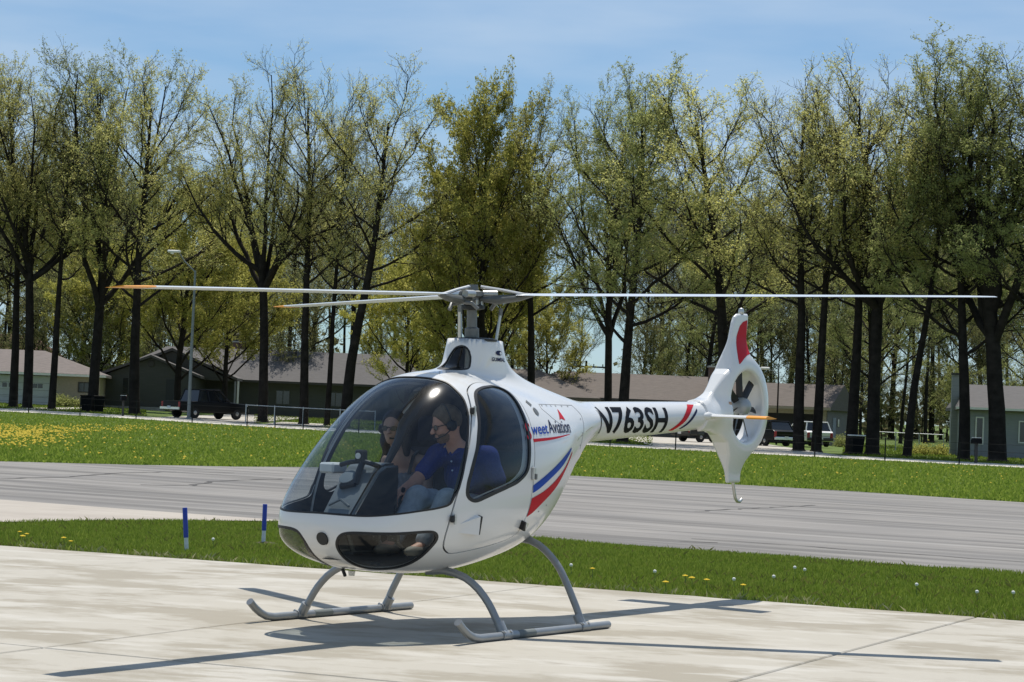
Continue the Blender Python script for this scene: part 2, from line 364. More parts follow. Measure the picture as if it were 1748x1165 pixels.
blades('dry_grass', X, Y, -0.03+0*X, 0.03+0.05*rng.random(len(X)), 0.007+0.004*rng.random(len(X)), GB2, 0.9)
# weeds growing over the pad edge
X, Y, b = island(240000); k = b < 0.13+0.10*np.sin(X*3.1)*np.sin(X*7.7+1); X, Y = X[k], Y[k]
blades('weeds', X, Y, -0.03+0*X, 0.035+0.06*rng.random(len(X)), 0.008+0.010*rng.random(len(X)), leafmat('weed_leaf', (0.17, 0.23, 0.04), (0.48, 0.45, 0.26), 0.35), 0.9)
farx = np.array([p[0] for p in FAR]); fary = np.array([p[1] for p in FAR])
n = 205000; Y = 46+97*rng.random(n)**1.45; X = (rng.random(n)*0.64-0.32)*Y
k = (Y > np.interp(X, farx, fary)-0.1) & (Y < y_street(X/Y)-8.2); X, Y = X[k], Y[k]
blades('field_grass', X, Y, terr(X, Y)-0.03*(1-sm(56, 70, Y)), 0.05+0.07*rng.random(len(X)), 0.03+0.04*rng.random(len(X)), GB, 0.8)
n = 60000; Y = 112+75*rng.random(n); X = (rng.random(n)*0.5-0.25)*Y*1.02
k = (Y > y_street(X/Y)+0.2); pq = PW/2+CAM_F*X/Y; k &= ~(((pq > 255) & (pq < 440)) | ((pq > 1120) & (pq < 1445)) | ((pq > 450) & (pq < 560) & (Y < 153))); X, Y = X[k], Y[k]
blades('garden_grass', X, Y, terr(X, Y), 0.06+0.09*rng.random(len(X)), 0.05+0.05*rng.random(len(X)), GB, 0.8)
# the yellow bloom in the field at the left
YF = mat('yellow_bloom', (0.62, 0.45, 0.025), 0.8)
def bloom(name, X, Y, z, r, m):
    n = len(X); h = z + 0.06+0.07*rng.random(n); a = rng.random(n)*6.28; V = np.zeros((n, 5, 3))
    for q in range(4):
        V[:, q] = np.stack([X+r*np.cos(a+q*1.571), Y+r*np.sin(a+q*1.571), h-0.3*r*np.cos(a+q*3.14)], -1)
    V[:, 4] = np.stack([X, Y, h+r*0.8], -1); k = np.arange(n)*5
    F = np.concatenate([np.stack([k+q, k+(q+1) % 4, k+4], -1) for q in range(4)])
    return tag(obj(name, V.reshape(-1, 3), F, m), kind='stuff')
n = 17000; px = rng.uniform(-30, 560, n); py = np.where(rng.random(n) < 0.5, rng.normal(743, 9, n), rng.uniform(722, 790, n))
hor = 678+0.039*px
dens = np.where((py > 728) & (py < 737+14*np.exp(-px/120)), np.exp(-np.maximum(px-200, 0)/110)*1.0, 0.0) + np.where((py >= 736) & (py < 768), np.exp(-((px-40)/75)**2)*0.8, 0) + np.where(py > 745, 0.022, 0.012)
cl = 0.5+0.5*np.sin(px*0.13+2*np.sin(py*0.5))*np.sin(px*0.041+py*0.33)
k = (rng.random(n) < dens*0.36*np.where(py < 745, 0.25+1.1*cl**1.5, 1)); px, py = px[k], py[k]
def lawn_pt(px, py):                                # ray against the field, by bisection in distance
    lo, hi = np.full(px.shape, 40.0), np.full(px.shape, 160.0)
    for _ in range(40):
        m_ = (lo+hi)/2; z = _zray(px, py, m_); u = (px-PW/2)/CAM_F; below = z < terr(u*m_, m_)
        hi = np.where(below, m_, hi); lo = np.where(below, lo, m_)
    return u*lo, lo
X, Y = lawn_pt(px, py); k = (Y < y_street(X/Y)-8.5) & (Y > np.interp(X, farx, fary)+0.2); X, Y = X[k], Y[k]
bloom('yellow_flowers', X, Y, terr(X, Y), 0.03+0.02*rng.random(len(X)), YF)
n = 260; Y = 57+50*rng.random(n); X = (rng.random(n)*0.5-0.25)*Y; k = Y < y_street(X/Y)-9; X, Y = X[k], Y[k]
bloom('scattered_dandelions', X, Y, terr(X, Y), 0.03+0.01*rng.random(len(X)), YF)

# ------------------------------------------------------------------ trees
BARK = mat('bark', (0.026, 0.022, 0.019), 0.95, noise=0.45, nscale=2.2, bump=0.8, spec=0.08)
TWIG = mat('twig_bark', (0.06, 0.05, 0.038), 0.9, spec=0.1)
LF_OLIVE = leafmat('young_leaf', (0.45, 0.435, 0.13), (0.60, 0.575, 0.24), 0.6)
LF_GREEN = leafmat('green_leaf', (0.255, 0.28, 0.09), (0.39, 0.405, 0.165), 0.6)
LF_WOOD = leafmat('woodland_leaf', (0.20, 0.205, 0.085), (0.31, 0.30, 0.14), 0.5)
LF_YELLOW = leafmat('yellow_green_leaf', (0.38, 0.375, 0.085), (0.51, 0.475, 0.14), 0.6)

def grow(rg, H, r0, fork, nlimb, spread, up, lean=(0, 0), leader=True):
    """wood tubes (points, radii, sides), fine twigs, and twig points with a leaf weight; limbs reach for a domed crown envelope"""
    wood, fine, tips = [], [], []
    def walk(p, d, L, r, n, wob, trop, r_end=0.3):
        pts = [p.copy()]; rad = [r]
        for i in range(n):
            d = d + rg.normal(0, wob, 3); d[2] += trop; d = d/np.linalg.norm(d)
            p = p + d*L/n; pts.append(p.copy()); rad.append(r*(1-(1-r_end)*(i+1)/n))
        return pts, rad
    def ang(d, a, az):
        t = np.array([math.cos(az), math.sin(az), 0.0]); t = t - d*(t@d); t /= max(np.linalg.norm(t), 1e-6)
        v = d*math.cos(a) + t*math.sin(a); return v/np.linalg.norm(v)
    d0 = np.array([lean[0], lean[1], 1.0]); d0 /= np.linalg.norm(d0)
    tp, tr = walk(np.zeros(3), d0, H*(0.86 if leader else fork*1.2), r0, 14 if leader else 6, 0.022, 0.02, 0.18 if leader else 0.75)
    tr[0] *= 1.5; tp.insert(1, tp[0]+(tp[1]-tp[0])*0.15); tr.insert(1, tr[1]*1.1)
    wood.append((tp, tr, 10))
    def along(pts, rad, f):
        x = f*(len(pts)-1); i = min(int(x), len(pts)-2); t = x-i
        return pts[i]+(pts[i+1]-pts[i])*t, rad[i]+(rad[i+1]-rad[i])*t
    topx = tp[-1]*[1, 1, 0]; az = rg.random()*6.28; limbs = []
    cz, hz, R = H*0.64, H*0.36, H*0.205*spread
    for i in range(nlimb):
        q = (i+0.6)/nlimb; th = math.radians(8+108*(1-q)**0.8 if leader else 10+80*rg.random()); az += 2.4+rg.normal(0, 0.35)
        k = rg.uniform(0.82, 1.02); end = topx*0.8 + np.array([R*k*math.sin(th)*math.cos(az), R*k*math.sin(th)*math.sin(az), cz+hz*k*math.cos(th)])
        f = fork+(0.92-fork)*q**1.1 if leader else rg.uniform(0.75, 1.0)
        p, r = along(tp, tr, min(f, 0.99)); 
        if p[2] > end[2]-0.8: p, r = along(tp, tr, max(fork*0.9, (end[2]-2.0)/tp[-1][2]*0.9)) if leader else (p, r)
        v = end-p; L = np.linalg.norm(v); c = p+v*0.45+np.array([v[0]*0.12, v[1]*0.12, -abs(up)*L if th > 1.2 else -0.06*L])+rg.normal(0, 0.05*L, 3)
        n = 9; t_ = np.linspace(0, 1, n)[:, None]; pts = (1-t_)**2*p+2*t_*(1-t_)*c+t_**2*end; pts[1:-1] += np.cumsum(rg.normal(0, 0.016*L, (n-2, 3)), 0)*0.7
        rl = min(r*(0.5 if leader else 0.7), r0*(0.36 if leader else 0.6), 0.011*L+0.025 if leader else 1); rad = np.linspace(rl, max(0.018, rl*0.18), n)
        wood.append((list(pts), list(rad), 7)); limbs.append((list(pts), list(rad), L))
    if leader: limbs.append((tp[8:], tr[8:], H*0.24))
    for pts, rad, L in limbs:
        nb = int(5+L*1.0)
        for k in range(nb):
            f = 0.25+0.75*(k+rg.random())/nb; p, r = along(pts, rad, min(f, 0.999))
            q = along(pts, rad, min(f+0.05, 1.0))[0]; dd = q-p+1e-6; dd /= np.linalg.norm(dd)
            L2 = min(max(1.0, L*(1.0-0.55*f)*rg.uniform(0.26, 0.46)), 3.4)
            p2, r2 = walk(p, ang(dd, rg.uniform(0.4, 1.0), rg.random()*6.28), L2, max(r*0.5, 0.022), 5, 0.17, 0.07, 0.3)
            wood.append((p2, r2, 4)); w = rg.choice([0.25, 0.7, 1.1, 1.7])
            n3 = int(3+L2*1.9)
            for j in range(n3):
                f3 = 0.25+0.75*(j+rg.random())/n3; p, r = along(p2, r2, min(f3, 0.999))
                q = along(p2, r2, min(f3+0.08, 1.0))[0]; dd = q-p+1e-6; dd /= np.linalg.norm(dd)
                L3 = rg.uniform(0.6, 1.3)
                p3, r3 = walk(p, ang(dd, rg.uniform(0.35, 0.9), rg.random()*6.28), L3, 0.013, 3, 0.2, 0.12, 0.45)
                fine.append((p3, r3, 3)); tips += [(p3[1], w), (p3[2], w), (p3[3], w)]
                for e in range(2):
                    p4, r4 = walk(p3[1+e], ang(dd, rg.uniform(0.4, 1.0), rg.random()*6.28), L3*0.6, 0.008, 2, 0.2, 0.15, 0.6)
                    fine.append((p4, r4, 3)); tips.append((p4[-1], w))
    return wood, fine, tips
def tubes_np(T):
    Vs, Fs, n0 = [], [], 0
    for pts, rad, n in T:
        P = np.array(pts); R = np.array(rad); t = np.gradient(P, axis=0); t /= np.linalg.norm(t, axis=1)[:, None]+1e-9
        ref = np.array([1.0, 0.2, 0]) ; a = ref - t*(t@ref)[:, None]; a /= np.linalg.norm(a, axis=1)[:, None]+1e-9; b = np.cross(t, a)
        w = np.arange(n)*2*np.pi/n
        V = P[:, None] + R[:, None, None]*(a[:, None]*np.cos(w)[None, :, None] + b[:, None]*np.sin(w)[None, :, None])
        m = len(P); i = np.arange(m-1)[:, None]*n; k = np.arange(n)[None]; k2 = (k+1) % n
        F = np.stack([i+k, i+k2, i+n+k2, i+n+k], -1).reshape(-1, 4)+n0
        Vs.append(V.reshape(-1, 3)); Fs.append(F); n0 += m*n
    return np.concatenate(Vs), np.concatenate(Fs)
def leaves_np(rg, tips, per, size, keep=1.0, sc=0.085):
    P = np.array([t[0] for t in tips]); w = np.array([t[1] if t[1] else 1.0 for t in tips]); c = rg.poisson(per*w*keep)
    C = np.repeat(P, c, 0); C = C + rg.normal(0, sc, C.shape); n = len(C)
    u = rg.normal(0, 1, (n, 3)); u /= np.linalg.norm(u, axis=1)[:, None]; v = rg.normal(0, 1, (n, 3)); v -= u*(u*v).sum(1)[:, None]; v /= np.linalg.norm(v, axis=1)[:, None]
    s = size*(0.6+0.8*rg.random(n))[:, None]
    V = np.stack([C-u*s, C+u*s*0.9+v*s*0.35, C+u*s*0.2-v*s*0.75], 1).reshape(-1, 3); k = np.arange(n)*3
    return V, np.stack([k, k+1, k+2], -1)
def tree_proto(seed, H=22, r0=0.34, fork=0.33, nlimb=11, spread=1.0, up=0.05, per=3, size=0.085, keep=1.0, leaf=None, lean=(0, 0), leader=True):
    rg = np.random.default_rng(seed); wood, fine, tips = grow(rg, H, r0, fork, nlimb, spread, up, lean=lean, leader=leader)
    V, F = tubes_np(wood); mt = put_mesh(bpy.data.meshes.new('trunk'), V, F, True); mt.materials.append(BARK)
    V1, F1 = tubes_np(fine); V2, F2 = leaves_np(rg, tips, per, size, keep)
    T1 = np.concatenate([F1[:, [0, 1, 2]], F1[:, [0, 2, 3]]]); F1 = T1
    mc = put_mesh(bpy.data.meshes.new('crown'), np.concatenate([V1, V2]), np.concatenate([F1, F2+len(V1)]), False)
    mc.materials.append(TWIG); mc.materials.append(leaf or LF_OLIVE)
    if len(mc.polygons) == len(F1)+len(F2): mc.polygons.foreach_set('material_index', np.r_[np.zeros(len(F1)), np.ones(len(F2))].astype(np.int32))
    return mt, mc
PROTO = {
    'wood0': tree_proto(81, r0=0.21, fork=0.42, nlimb=15, spread=1.1, per=3.2, size=0.06, leaf=LF_WOOD),
    'wood1': tree_proto(82, r0=0.19, fork=0.48, nlimb=14, spread=1.0, per=2.2, size=0.06, leaf=LF_WOOD),
    'tall0': tree_proto(11, fork=0.44, nlimb=19, spread=1.28, per=6.8, size=0.056),
    'tall1': tree_proto(12, fork=0.50, nlimb=18, spread=1.16, per=5.9, size=0.056),
    'tall2': tree_proto(13, fork=0.38, nlimb=18, spread=1.34, per=6.8, size=0.056),
    'tall3': tree_proto(14, fork=0.44, nlimb=19, spread=1.29, per=7.8, size=0.056, leaf=LF_GREEN),
    'bare0': tree_proto(21, fork=0.47, nlimb=18, spread=1.22, per=3.4, size=0.048),
    'fork0': tree_proto(31, fork=0.40, nlimb=9, spread=1.46, per=6.8, size=0.056, leader=False),
    'fork1': tree_proto(32, fork=0.34, nlimb=9, spread=1.46, per=5.9, size=0.056, leader=False, leaf=LF_GREEN),
    'green0': tree_proto(41, fork=0.34, nlimb=18, spread=1.34, per=9.1, size=0.061, leaf=LF_GREEN),
    'yel0': tree_proto(51, H=15, r0=0.24, fork=0.20, nlimb=18, spread=1.45, up=0.0, per=15.9, size=0.065, leaf=LF_YELLOW),
    'yel1': tree_proto(52, H=13, r0=0.20, fork=0.18, nlimb=16, spread=1.5, up=0.0, per=15.9, size=0.065, leaf=LF_YELLOW),
    'lean0': tree_proto(61, fork=0.48, nlimb=14, spread=1.22, per=5.9, size=0.056, lean=(0.10, 0)),
    'sapl0': tree_proto(71, H=9, r0=0.07, fork=0.10, nlimb=11, spread=1.2, per=5.7, size=0.065, leaf=LF_WOOD),
    'sapl1': tree_proto(72, H=9, r0=0.07, fork=0.08, nlimb=12, spread=1.3, per=5.7, size=0.065, leaf=LF_GREEN),
}
PH0 = {k: (15 if k == 'yel0' else 13 if k == 'yel1' else 9 if k[:4] == 'sapl' else 22) for k in PROTO}
def tree(name, proto, px, dy, H, wid, rz, label, group=None, Y=None):
    u = (px-PW/2)/CAM_F; yy = Y if Y else y_street(u)+dy
    u = (px-PW/2)/CAM_F; x = u*yy; mt, mc = PROTO[proto]
    x = at(px, 745, yy)[0]; z = float(terr(x, yy))
    e = empty(name, (x, yy, z-0.05), rz, label, 'tree', group); s = H/PH0[proto]; e.scale = (s*wid, s*wid, s)
    link('trunk', mt, e); link('crown', mc, e); return e
G1 = 'tall spring trees along the street'
FRONT = [
 # proto, base px, metres behind the street, height, width, rotation, label
 ('tall0', 20, 3.5, 23.6, 0.85, 0.3, 'thin dark trunk at the left edge of the row, left of the taller forked one'),
 ('fork0', 44, 1.5, 23.8, 0.85, 2.0, 'forked dark tree in front of the white garage door'),
 ('tall1', 86, 2.2, 22.4, 0.75, 4.1, 'slim dark tree between the white garage door and the tan wall window'),
 ('fork1', 156, 3.0, 24.2, 0.95, 1.1, 'stout many forked tree rising between two black bins'),
 ('tall2', 228, 2.0, 24.4, 0.95, 5.0, 'thick straight trunk beside the mailbox, before the green gabled house'),
 ('fork0', 447, 2.0, 23.4, 0.85, 0.7, 'spreading tree just right of the black pickup, behind the chain link fence'),
 ('bare0', 517, 2.0, 24.4, 0.80, 3.3, 'nearly bare straight tree beside the middle fence post'),
 ('bare0', 557, 3.0, 22.5, 0.55, 5.2, 'thin crooked trunk left of the helicopter canopy'),
 ('lean0', 586, 1.0, 23.2, 1.00, 0.0, 'thick tree leaning right, nearest the helicopter canopy'),
 ('yel0', 815, 6.0, 22.6, 0.72, 2.2, 'dense yellow green tree standing right behind the rotor mast'),
 ('tall0', 905, 9.0, 22.4, 0.80, 1.6, 'tree over the low brown hip roof, right of the mast'),
 ('green0', 1063, 2.0, 22.8, 0.95, 0.9, 'straight dark trunk crossing the brown roof above the tail boom'),
 ('fork1', 1036, 7.0, 21.6, 0.75, 4.0, 'leaning forked trunk close behind the straight one over the tail boom'),
 ('tall2', 1242, 3.0, 22.9, 1.15, 2.9, 'massive dark trunk directly behind the red tail fin'),
 ('bare0', 1364, 1.0, 22.4, 0.95, 1.2, 'dark trunk at the left side of the white car'),
 ('tall1', 1394, 1.8, 22.0, 0.85, 3.9, 'dark trunk covering the right half of the white car'),
 ('bare0', 1454, 2.0, 22.4, 0.95, 0.2, 'dark trunk with a black bin at its foot'),
 ('fork0', 1490, 1.6, 22.6, 1.05, 5.5, 'broad trunk forking at roof height, right of the bin trunk'),
 ('lean0', 1549, 1.4, 20.6, 0.75, 0.2, 'slender leaning trunk at the low green bush'),
 ('green0', 1646, 1.0, 22.2, 0.95, 4.4, 'dark trunk crossing the white gutter of the grey house'),
 ('fork1', 1704, 0.8, 22.2, 1.35, 2.6, 'very thick twin trunk in front of the grey house windows'),
 ('tall3', 1790, 2.5, 22.6, 1.15, 1.0, 'tree at the right edge with only its crown side in view'),
 ('tall0', -40, 4.0, 23.6, 1.0, 1.9, 'tree at the left edge with only its branches in view'),
]
for i, (p, px, dy, H, wd, rz, lb) in enumerate(FRONT): tree('tall_tree', p, px, dy+6.5, H*0.985, wd*1.08, rz, lb, G1)
G2 = 'yellow green understorey trees'
for (p, px, Y, H, wd, lb) in [
 ('yel0', 300, 172, 17.5, 1.05, 'broad yellow green tree above the green gabled house roof'),
 ('yel1', 380, 182, 14.5, 1.1, 'lower yellow tree over the chimney of the green house'),
 ('yel0', 820, 150, 17.5, 1.1, 'brightest yellow green tree, right behind the rotor hub'),
 ('yel1', 690, 165, 12.5, 1.0, 'low yellow green tree over the right end of the green house roof'),
 ('yel1', 165, 205, 15.0, 1.0, 'yellow green tree between the tan garage and the green house'),
 ('green0', 1490, 172, 17.0, 1.1, 'green tree filling the gap between the last two houses'),
 ('yel1', 930, 175, 11.5, 0.9, 'small yellow green tree at the tip of the brown hip roof'),
 ('tall3', 1200, 185, 17.0, 1.1, 'soft green tree far behind the tail boom roof'),
]:
    tree('understorey_tree', p, px, 0, H, wd, px*0.37, lb, G2, Y=Y)
G3 = 'trees of the wood behind the houses'
rg = np.random.default_rng(5); keys = ['wood0', 'wood1', 'tall2', 'wood1', 'bare0', 'wood0', 'wood1', 'green0']
def notch(px):
    for c, w, f in ((302, 48, 0.66), (455, 26, 0.78), (725, 36, 0.84)):
        if abs(px-c) < w: return f
    return 1.0
for k in range(96):
    px = -120 + (1990)*((k*0.618034) % 1.0); Y = 198+100*((k*0.7548) % 1.0)
    if 885 < px < 1060 and k % 4: continue
    H = (20.5+4.0*rg.random())*(Y/205)
    tree('woodland_tree', keys[k % 8], px, 0, H*0.95*notch(px)*(0.7 if 890 < px < 1045 else 1), 0.75+0.3*rg.random(), rg.random()*6.28, 'spring tree standing in the wood behind the houses', G3, Y=Y)
G4 = 'saplings at the edge of the wood'
for k in range(44):
    px = -120 + (1990)*((k*0.618034+0.31) % 1.0); Y = 196+70*((k*0.7548) % 1.0)
    if 880 < px < 1070: continue
    tree('sapling', 'sapl%d' % (k % 2), px, 0, 6.5+6*rg.random(), 0.9+0.5*rg.random(), rg.random()*6.28, 'low leafy sapling at the edge of the wood behind the houses', G4, Y=Y)
# far undergrowth and brush at the foot of the wood: uncountable
n = 14000; Y = rg.uniform(250, 330, n); X = (rg.random(n)*0.56-0.28)*Y; u = X/Y
hh = 4.0+2.0*np.sin(u*140)+1.5*np.sin(u*297+1)+rg.random(n)*3.5; zz = rg.random(n)**0.8*np.maximum(hh, 1.0)
k = ~((u > 0.005) & (u < 0.062) & (rg.random(n) < 0.85)); X, Y, zz = X[k], Y[k], zz[k]
C = np.stack([X, Y, terr(X, Y)+zz], -1); n = len(C); U_ = rg.normal(0, 1, (n, 3)); U_ /= np.linalg.norm(U_, axis=1)[:, None]; V_ = rg.normal(0, 1, (n, 3)); V_ -= U_*(U_*V_).sum(1)[:, None]; V_ /= np.linalg.norm(V_, axis=1)[:, None]
s = (0.25+0.35*rg.random(n))[:, None]; VV = np.stack([C-U_*s, C+V_*s*0.6, C+U_*s, C-V_*s*0.6], 1).reshape(-1, 3); q = np.arange(n)*4
tag(obj('undergrowth', VV, np.stack([q, q+1, q+2, q+3], -1), leafmat('brush_leaf', (0.09, 0.095, 0.045), (0.17, 0.15, 0.085), 0.4)), kind='stuff')

# ------------------------------------------------------------------ houses
ROOF_BROWN = mat('brown_shingle', (0.115, 0.093, 0.078), 0.9, noise=0.25, nscale=2.0, stretch=((1, 4, 14), (0, 0, 0)), bump=0.4)
ROOF_GREY = mat('grey_shingle', (0.10, 0.093, 0.09), 0.9, noise=0.22, nscale=2.0, stretch=((1, 4, 14), (0, 0, 0)), bump=0.4)
ROOF_PINK = mat('weathered_shingle', (0.165, 0.138, 0.125), 0.9, noise=0.25, nscale=2.0, stretch=((1, 4, 14), (0, 0, 0)), bump=0.4)
SIDE_TAN = mat('tan_brick', (0.40, 0.33, 0.25), 0.9, noise=0.2, nscale=6.0, stretch=((1, 1, 5), (0, 0, 0)), bump=0.3)
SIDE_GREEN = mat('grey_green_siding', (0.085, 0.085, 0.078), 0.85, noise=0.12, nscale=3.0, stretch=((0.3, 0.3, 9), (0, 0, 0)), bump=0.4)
SIDE_GREY = mat('grey_siding', (0.27, 0.28, 0.295), 0.85, noise=0.12, nscale=3.0, stretch=((0.3, 0.3, 9), (0, 0, 0)), bump=0.4)
SIDE_TAUPE = mat('taupe_siding', (0.17, 0.152, 0.138), 0.85, noise=0.12, nscale=3.0, stretch=((0.3, 0.3, 9), (0, 0, 0)), bump=0.4)
WHITE_TRIM = mat('white_trim', (0.75, 0.74, 0.71), 0.5)
GARAGE_WHITE = mat('pale_garage_door', (0.52, 0.53, 0.53), 0.6, noise=0.05, nscale=2)
DARK_TRIM = mat('dark_trim', (0.05, 0.045, 0.04), 0.6)
DARK_DOOR = mat('dark_door', (0.03, 0.032, 0.035), 0.5)
TAN_TRIM = mat('tan_fascia', (0.33, 0.27, 0.20), 0.7)
BRICK = mat('chimney_brick', (0.16, 0.10, 0.08), 0.9, noise=0.3, nscale=9)
STONE = mat('pale_stone', (0.40, 0.40, 0.38), 0.9, noise=0.25, nscale=5)
PANE = mat('dark_window_glass', (0.02, 0.025, 0.03), 0.08, spec=0.8)

def hip(mb, x0, x1, y0, y1, ze, zr, hl, hr, t=0.2):
    ym = (y0+y1)/2
    V = [(x0, y0, ze), (x1, y0, ze), (x1, y1, ze), (x0, y1, ze), (x0+hl, ym, zr), (x1-hr, ym, zr)]
    V += [(v[0], v[1], v[2]-t) for v in V[:4]]
    F = [(0, 1, 5, 4), (2, 3, 4, 5), (1, 2, 5), (3, 0, 4), (6, 7, 1, 0), (7, 8, 2, 1), (8, 9, 3, 2), (9, 6, 0, 3), (9, 8, 7, 6)]
    return mb.add(V, F)
def gable_front(mb, x0, x1, y0, y1, ze, zr, t=0.2):  # ridge runs away from the viewer; two sloping slabs
    xm = (x0+x1)/2
    for a, b in ((x0, xm), (x1, xm)):
        V = [(a, y0, ze), (a, y1, ze), (b, y1, zr), (b, y0, zr), (a, y0, ze-t), (a, y1, ze-t), (b, y1, zr-t), (b, y0, zr-t)]
        mb.add(V, [(0, 1, 2, 3), (4, 7, 6, 5), (0, 3, 7, 4), (1, 5, 6, 2), (0, 4, 5, 1), (3, 2, 6, 7)])
    return mb
def window(parent, x0, x1, z0, z1, y, trim=WHITE_TRIM, bars=0, name='window'):
    f = MB(); b = 0.08
    f.box((x0-b, y-0.05, z0-b), (x1+b, y+0.02, z0)); f.box((x0-b, y-0.05, z1), (x1+b, y+0.02, z1+b)); f.box((x0-b, y-0.05, z0), (x0, y+0.02, z1)); f.box((x1, y-0.05, z0), (x1+b, y+0.02, z1))
    for k in range(bars):
        xx = x0+(x1-x0)*(k+1)/(bars+1); f.box((xx-0.03, y-0.045, z0), (xx+0.03, y+0.01, z1))
    w = f.build(name, trim, parent); MB().box((x0, y-0.012, z0), (x1, y+0.012, z1)).build('pane', PANE, w); return w
def X_(px, Y): return at(px, 720, Y)[0]
def Z_(px, py, Y): return at(px, py, Y)[2]
def house(name, x, y, label, rz=0.0):
    z = float(terr(x, y)); return empty(name, (x, y, z), rz, label, 'house'), z

# tan house at the left: white garage door, brick wall
Y1 = 176.0; h, zb = house('tan_house', X_(60, Y1), Y1, 'low tan brick house with white garage door and pinkish hip roof at the left edge', math.radians(6.5)); ox = h.location.x
lx = lambda p, Y=Y1, o=None: X_(p, Y)-(ox if o is None else o)
xa, xb = lx(-120), lx(166); ze = Z_(80, 637, Y1)-zb; zr = Z_(40, 598, Y1+5)-zb
MB().box((lx(92), 0.0, -0.3), (xb, 9, ze-0.1)).build('brick_wall', SIDE_TAN, h)
MB().box((xa, 0.02, -0.3), (lx(92)-0.003, 9, ze-0.1)).build('garage_wall', SIDE_TAUPE, h)
hip(MB(), xa-0.5, xb+0.5, -0.6, 9.6, ze, zr, 4, 5.2).build('roof', ROOF_PINK, h)
MB().box((xa-0.5, -0.74, ze-0.2), (xb+0.5, -0.604, ze-0.02)).build('gutter', WHITE_TRIM, h)
gd = MB()
for k in range(4):
    z0 = 0.05+k*0.56; gd.box((lx(-30), -0.06, z0), (lx(84), 0.0, z0+0.545), bev=0.01)
g = gd.build('garage_door', GARAGE_WHITE, h)
for p in (2, 13, 53, 62): MB().box((lx(p), -0.075, 1.33), (lx(p+8), -0.061, 1.66)).build('pane', PANE, g)
window(h, lx(131), lx(148), 1.2, 1.85, 0.0, DARK_TRIM, 1)
# brown roofed house behind it
Y0 = 222.0; h, zb = house('brown_roofed_house', X_(25, Y0), Y0, 'far house with dark brown roof, half hidden behind the tan house'); ox = h.location.x
xa, xb = lx(-60, Y0), lx(75, Y0); ze = Z_(30, 610, Y0)-zb; zr = Z_(20, 571, Y0+5)-zb
MB().box((xa, 0, -0.3), (xb, 9, ze)).build('wall', SIDE_TAUPE, h); hip(MB(), xa-0.5, xb+0.5, -0.6, 9.6, ze, zr, 0.0, 3.0).build('roof', mat('rust_shingle', (0.16, 0.095, 0.065), 0.9, noise=0.3, nscale=3, bump=0.3), h)
# small pale house far back between them
Y0 = 240.0; h, zb = house('pale_far_house', X_(132, Y0), Y0, 'tiny pale house far back between the tan and the green house'); ox = h.location.x
xa, xb = lx(108, Y0), lx(160, Y0); ze = Z_(130, 622, Y0)-zb; zr = Z_(130, 603, Y0+4)-zb
MB().box((xa, 0, -0.3), (xb, 8, ze)).build('wall', SIDE_TAN, h); hip(MB(), xa-0.4, xb+0.4, -0.5, 8.5, ze, zr, 2, 2).build('roof', ROOF_GREY, h); window(h, lx(134, Y0), lx(140, Y0), 1.0, 2.0, 0.0)

# green gabled house
Y2 = 190.0; h, zb = house('green_gabled_house', X_(400, Y2), Y2, 'long grey green house with two front gables and a carport sheltering the black pickup'); ox = h.location.x
zb2 = zb
xa, xb = lx(190, Y2), lx(716, Y2); ze = Z_(500, 652, Y2)-zb; zr = Z_(480, 599, Y2+4.8)-zb
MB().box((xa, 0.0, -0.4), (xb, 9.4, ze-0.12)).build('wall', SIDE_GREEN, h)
hip(MB(), xa-0.9, xb+0.6, -0.7, 10.1, ze, zr, 4.6, 2.2).build('roof', ROOF_GREY, h)
MB().box((lx(404, Y2), -0.84, ze-0.2), (xb+0.6, -0.704, ze-0.03)).build('gutter', DARK_TRIM, h)
cz = Z_(400, 585, Y2+6)-zb
ch = MB().box((lx(378, Y2), 5.6, zr-1.2), (lx(398, Y2), 6.6, cz)).build('chimney', BRICK, h)
MB().box((lx(377, Y2), 5.5, cz), (lx(399, Y2), 6.7, cz+0.12)).build('cap', STONE, ch); MB().lathe([(0.16, 0), (0.16, 0.35), (0.3, 0.36), (0.3, 0.6), (0.12, 0.72)], (lx(383, Y2), 6.1, cz+0.12), n=10).build('flue', DARK_TRIM, ch)
# carport gable (behind), garage gable (in front)
yg = -4.0; Yg = Y2+yg; zl = Z_(403, 646, Yg)-zb; za = Z_(289.5, 594, Yg)-zb; xl = X_(176, Yg)-ox; xr = X_(403, Yg)-ox
gable_front(MB(), xl, xr, yg-0.3, 5.0, zl, za, 0.22).build('carport_roof', ROOF_GREY, h)
MB().prism([(xl+0.4, zl-0.25), (xr-0.4, zl-0.25), ((xl+xr)/2, za-0.28)], yg-0.05, yg+0.1).build('gable_panel', SIDE_GREEN, h)
for p in (399, 404): MB().box((X_(p, Yg)-ox-0.07, yg-0.05, -0.4), (X_(p, Yg)-ox+0.07, yg+0.09, zl-0.25)).build('post', WHITE_TRIM if p == 404 else SIDE_GREY, h)
yg = -6.5; Yg = Y2+yg; zl = Z_(169, 635.5, Yg)-zb; za = Z_(254, 606, Yg)-zb; xl = X_(168, Yg)-ox; xr = X_(340, Yg)-ox
gable_front(MB(), xl, xr, yg-0.4, 4.0, zl, za, 0.2).build('garage_roof', ROOF_GREY, h)
MB().box((xl+0.45, yg, -0.4), (xr-0.45, -0.004, zl-0.16)).build('garage_block', SIDE_GREEN, h)
MB().prism([(xl+0.45, zl-0.155), (xr-0.45, zl-0.155), ((xl+xr)/2, za-0.24)], yg, yg+0.16).build('gable_panel', SIDE_GREEN, h)
dx = lambda p: X_(p, Yg)-ox; dz = lambda p, q: Z_(p, q, Yg)-zb
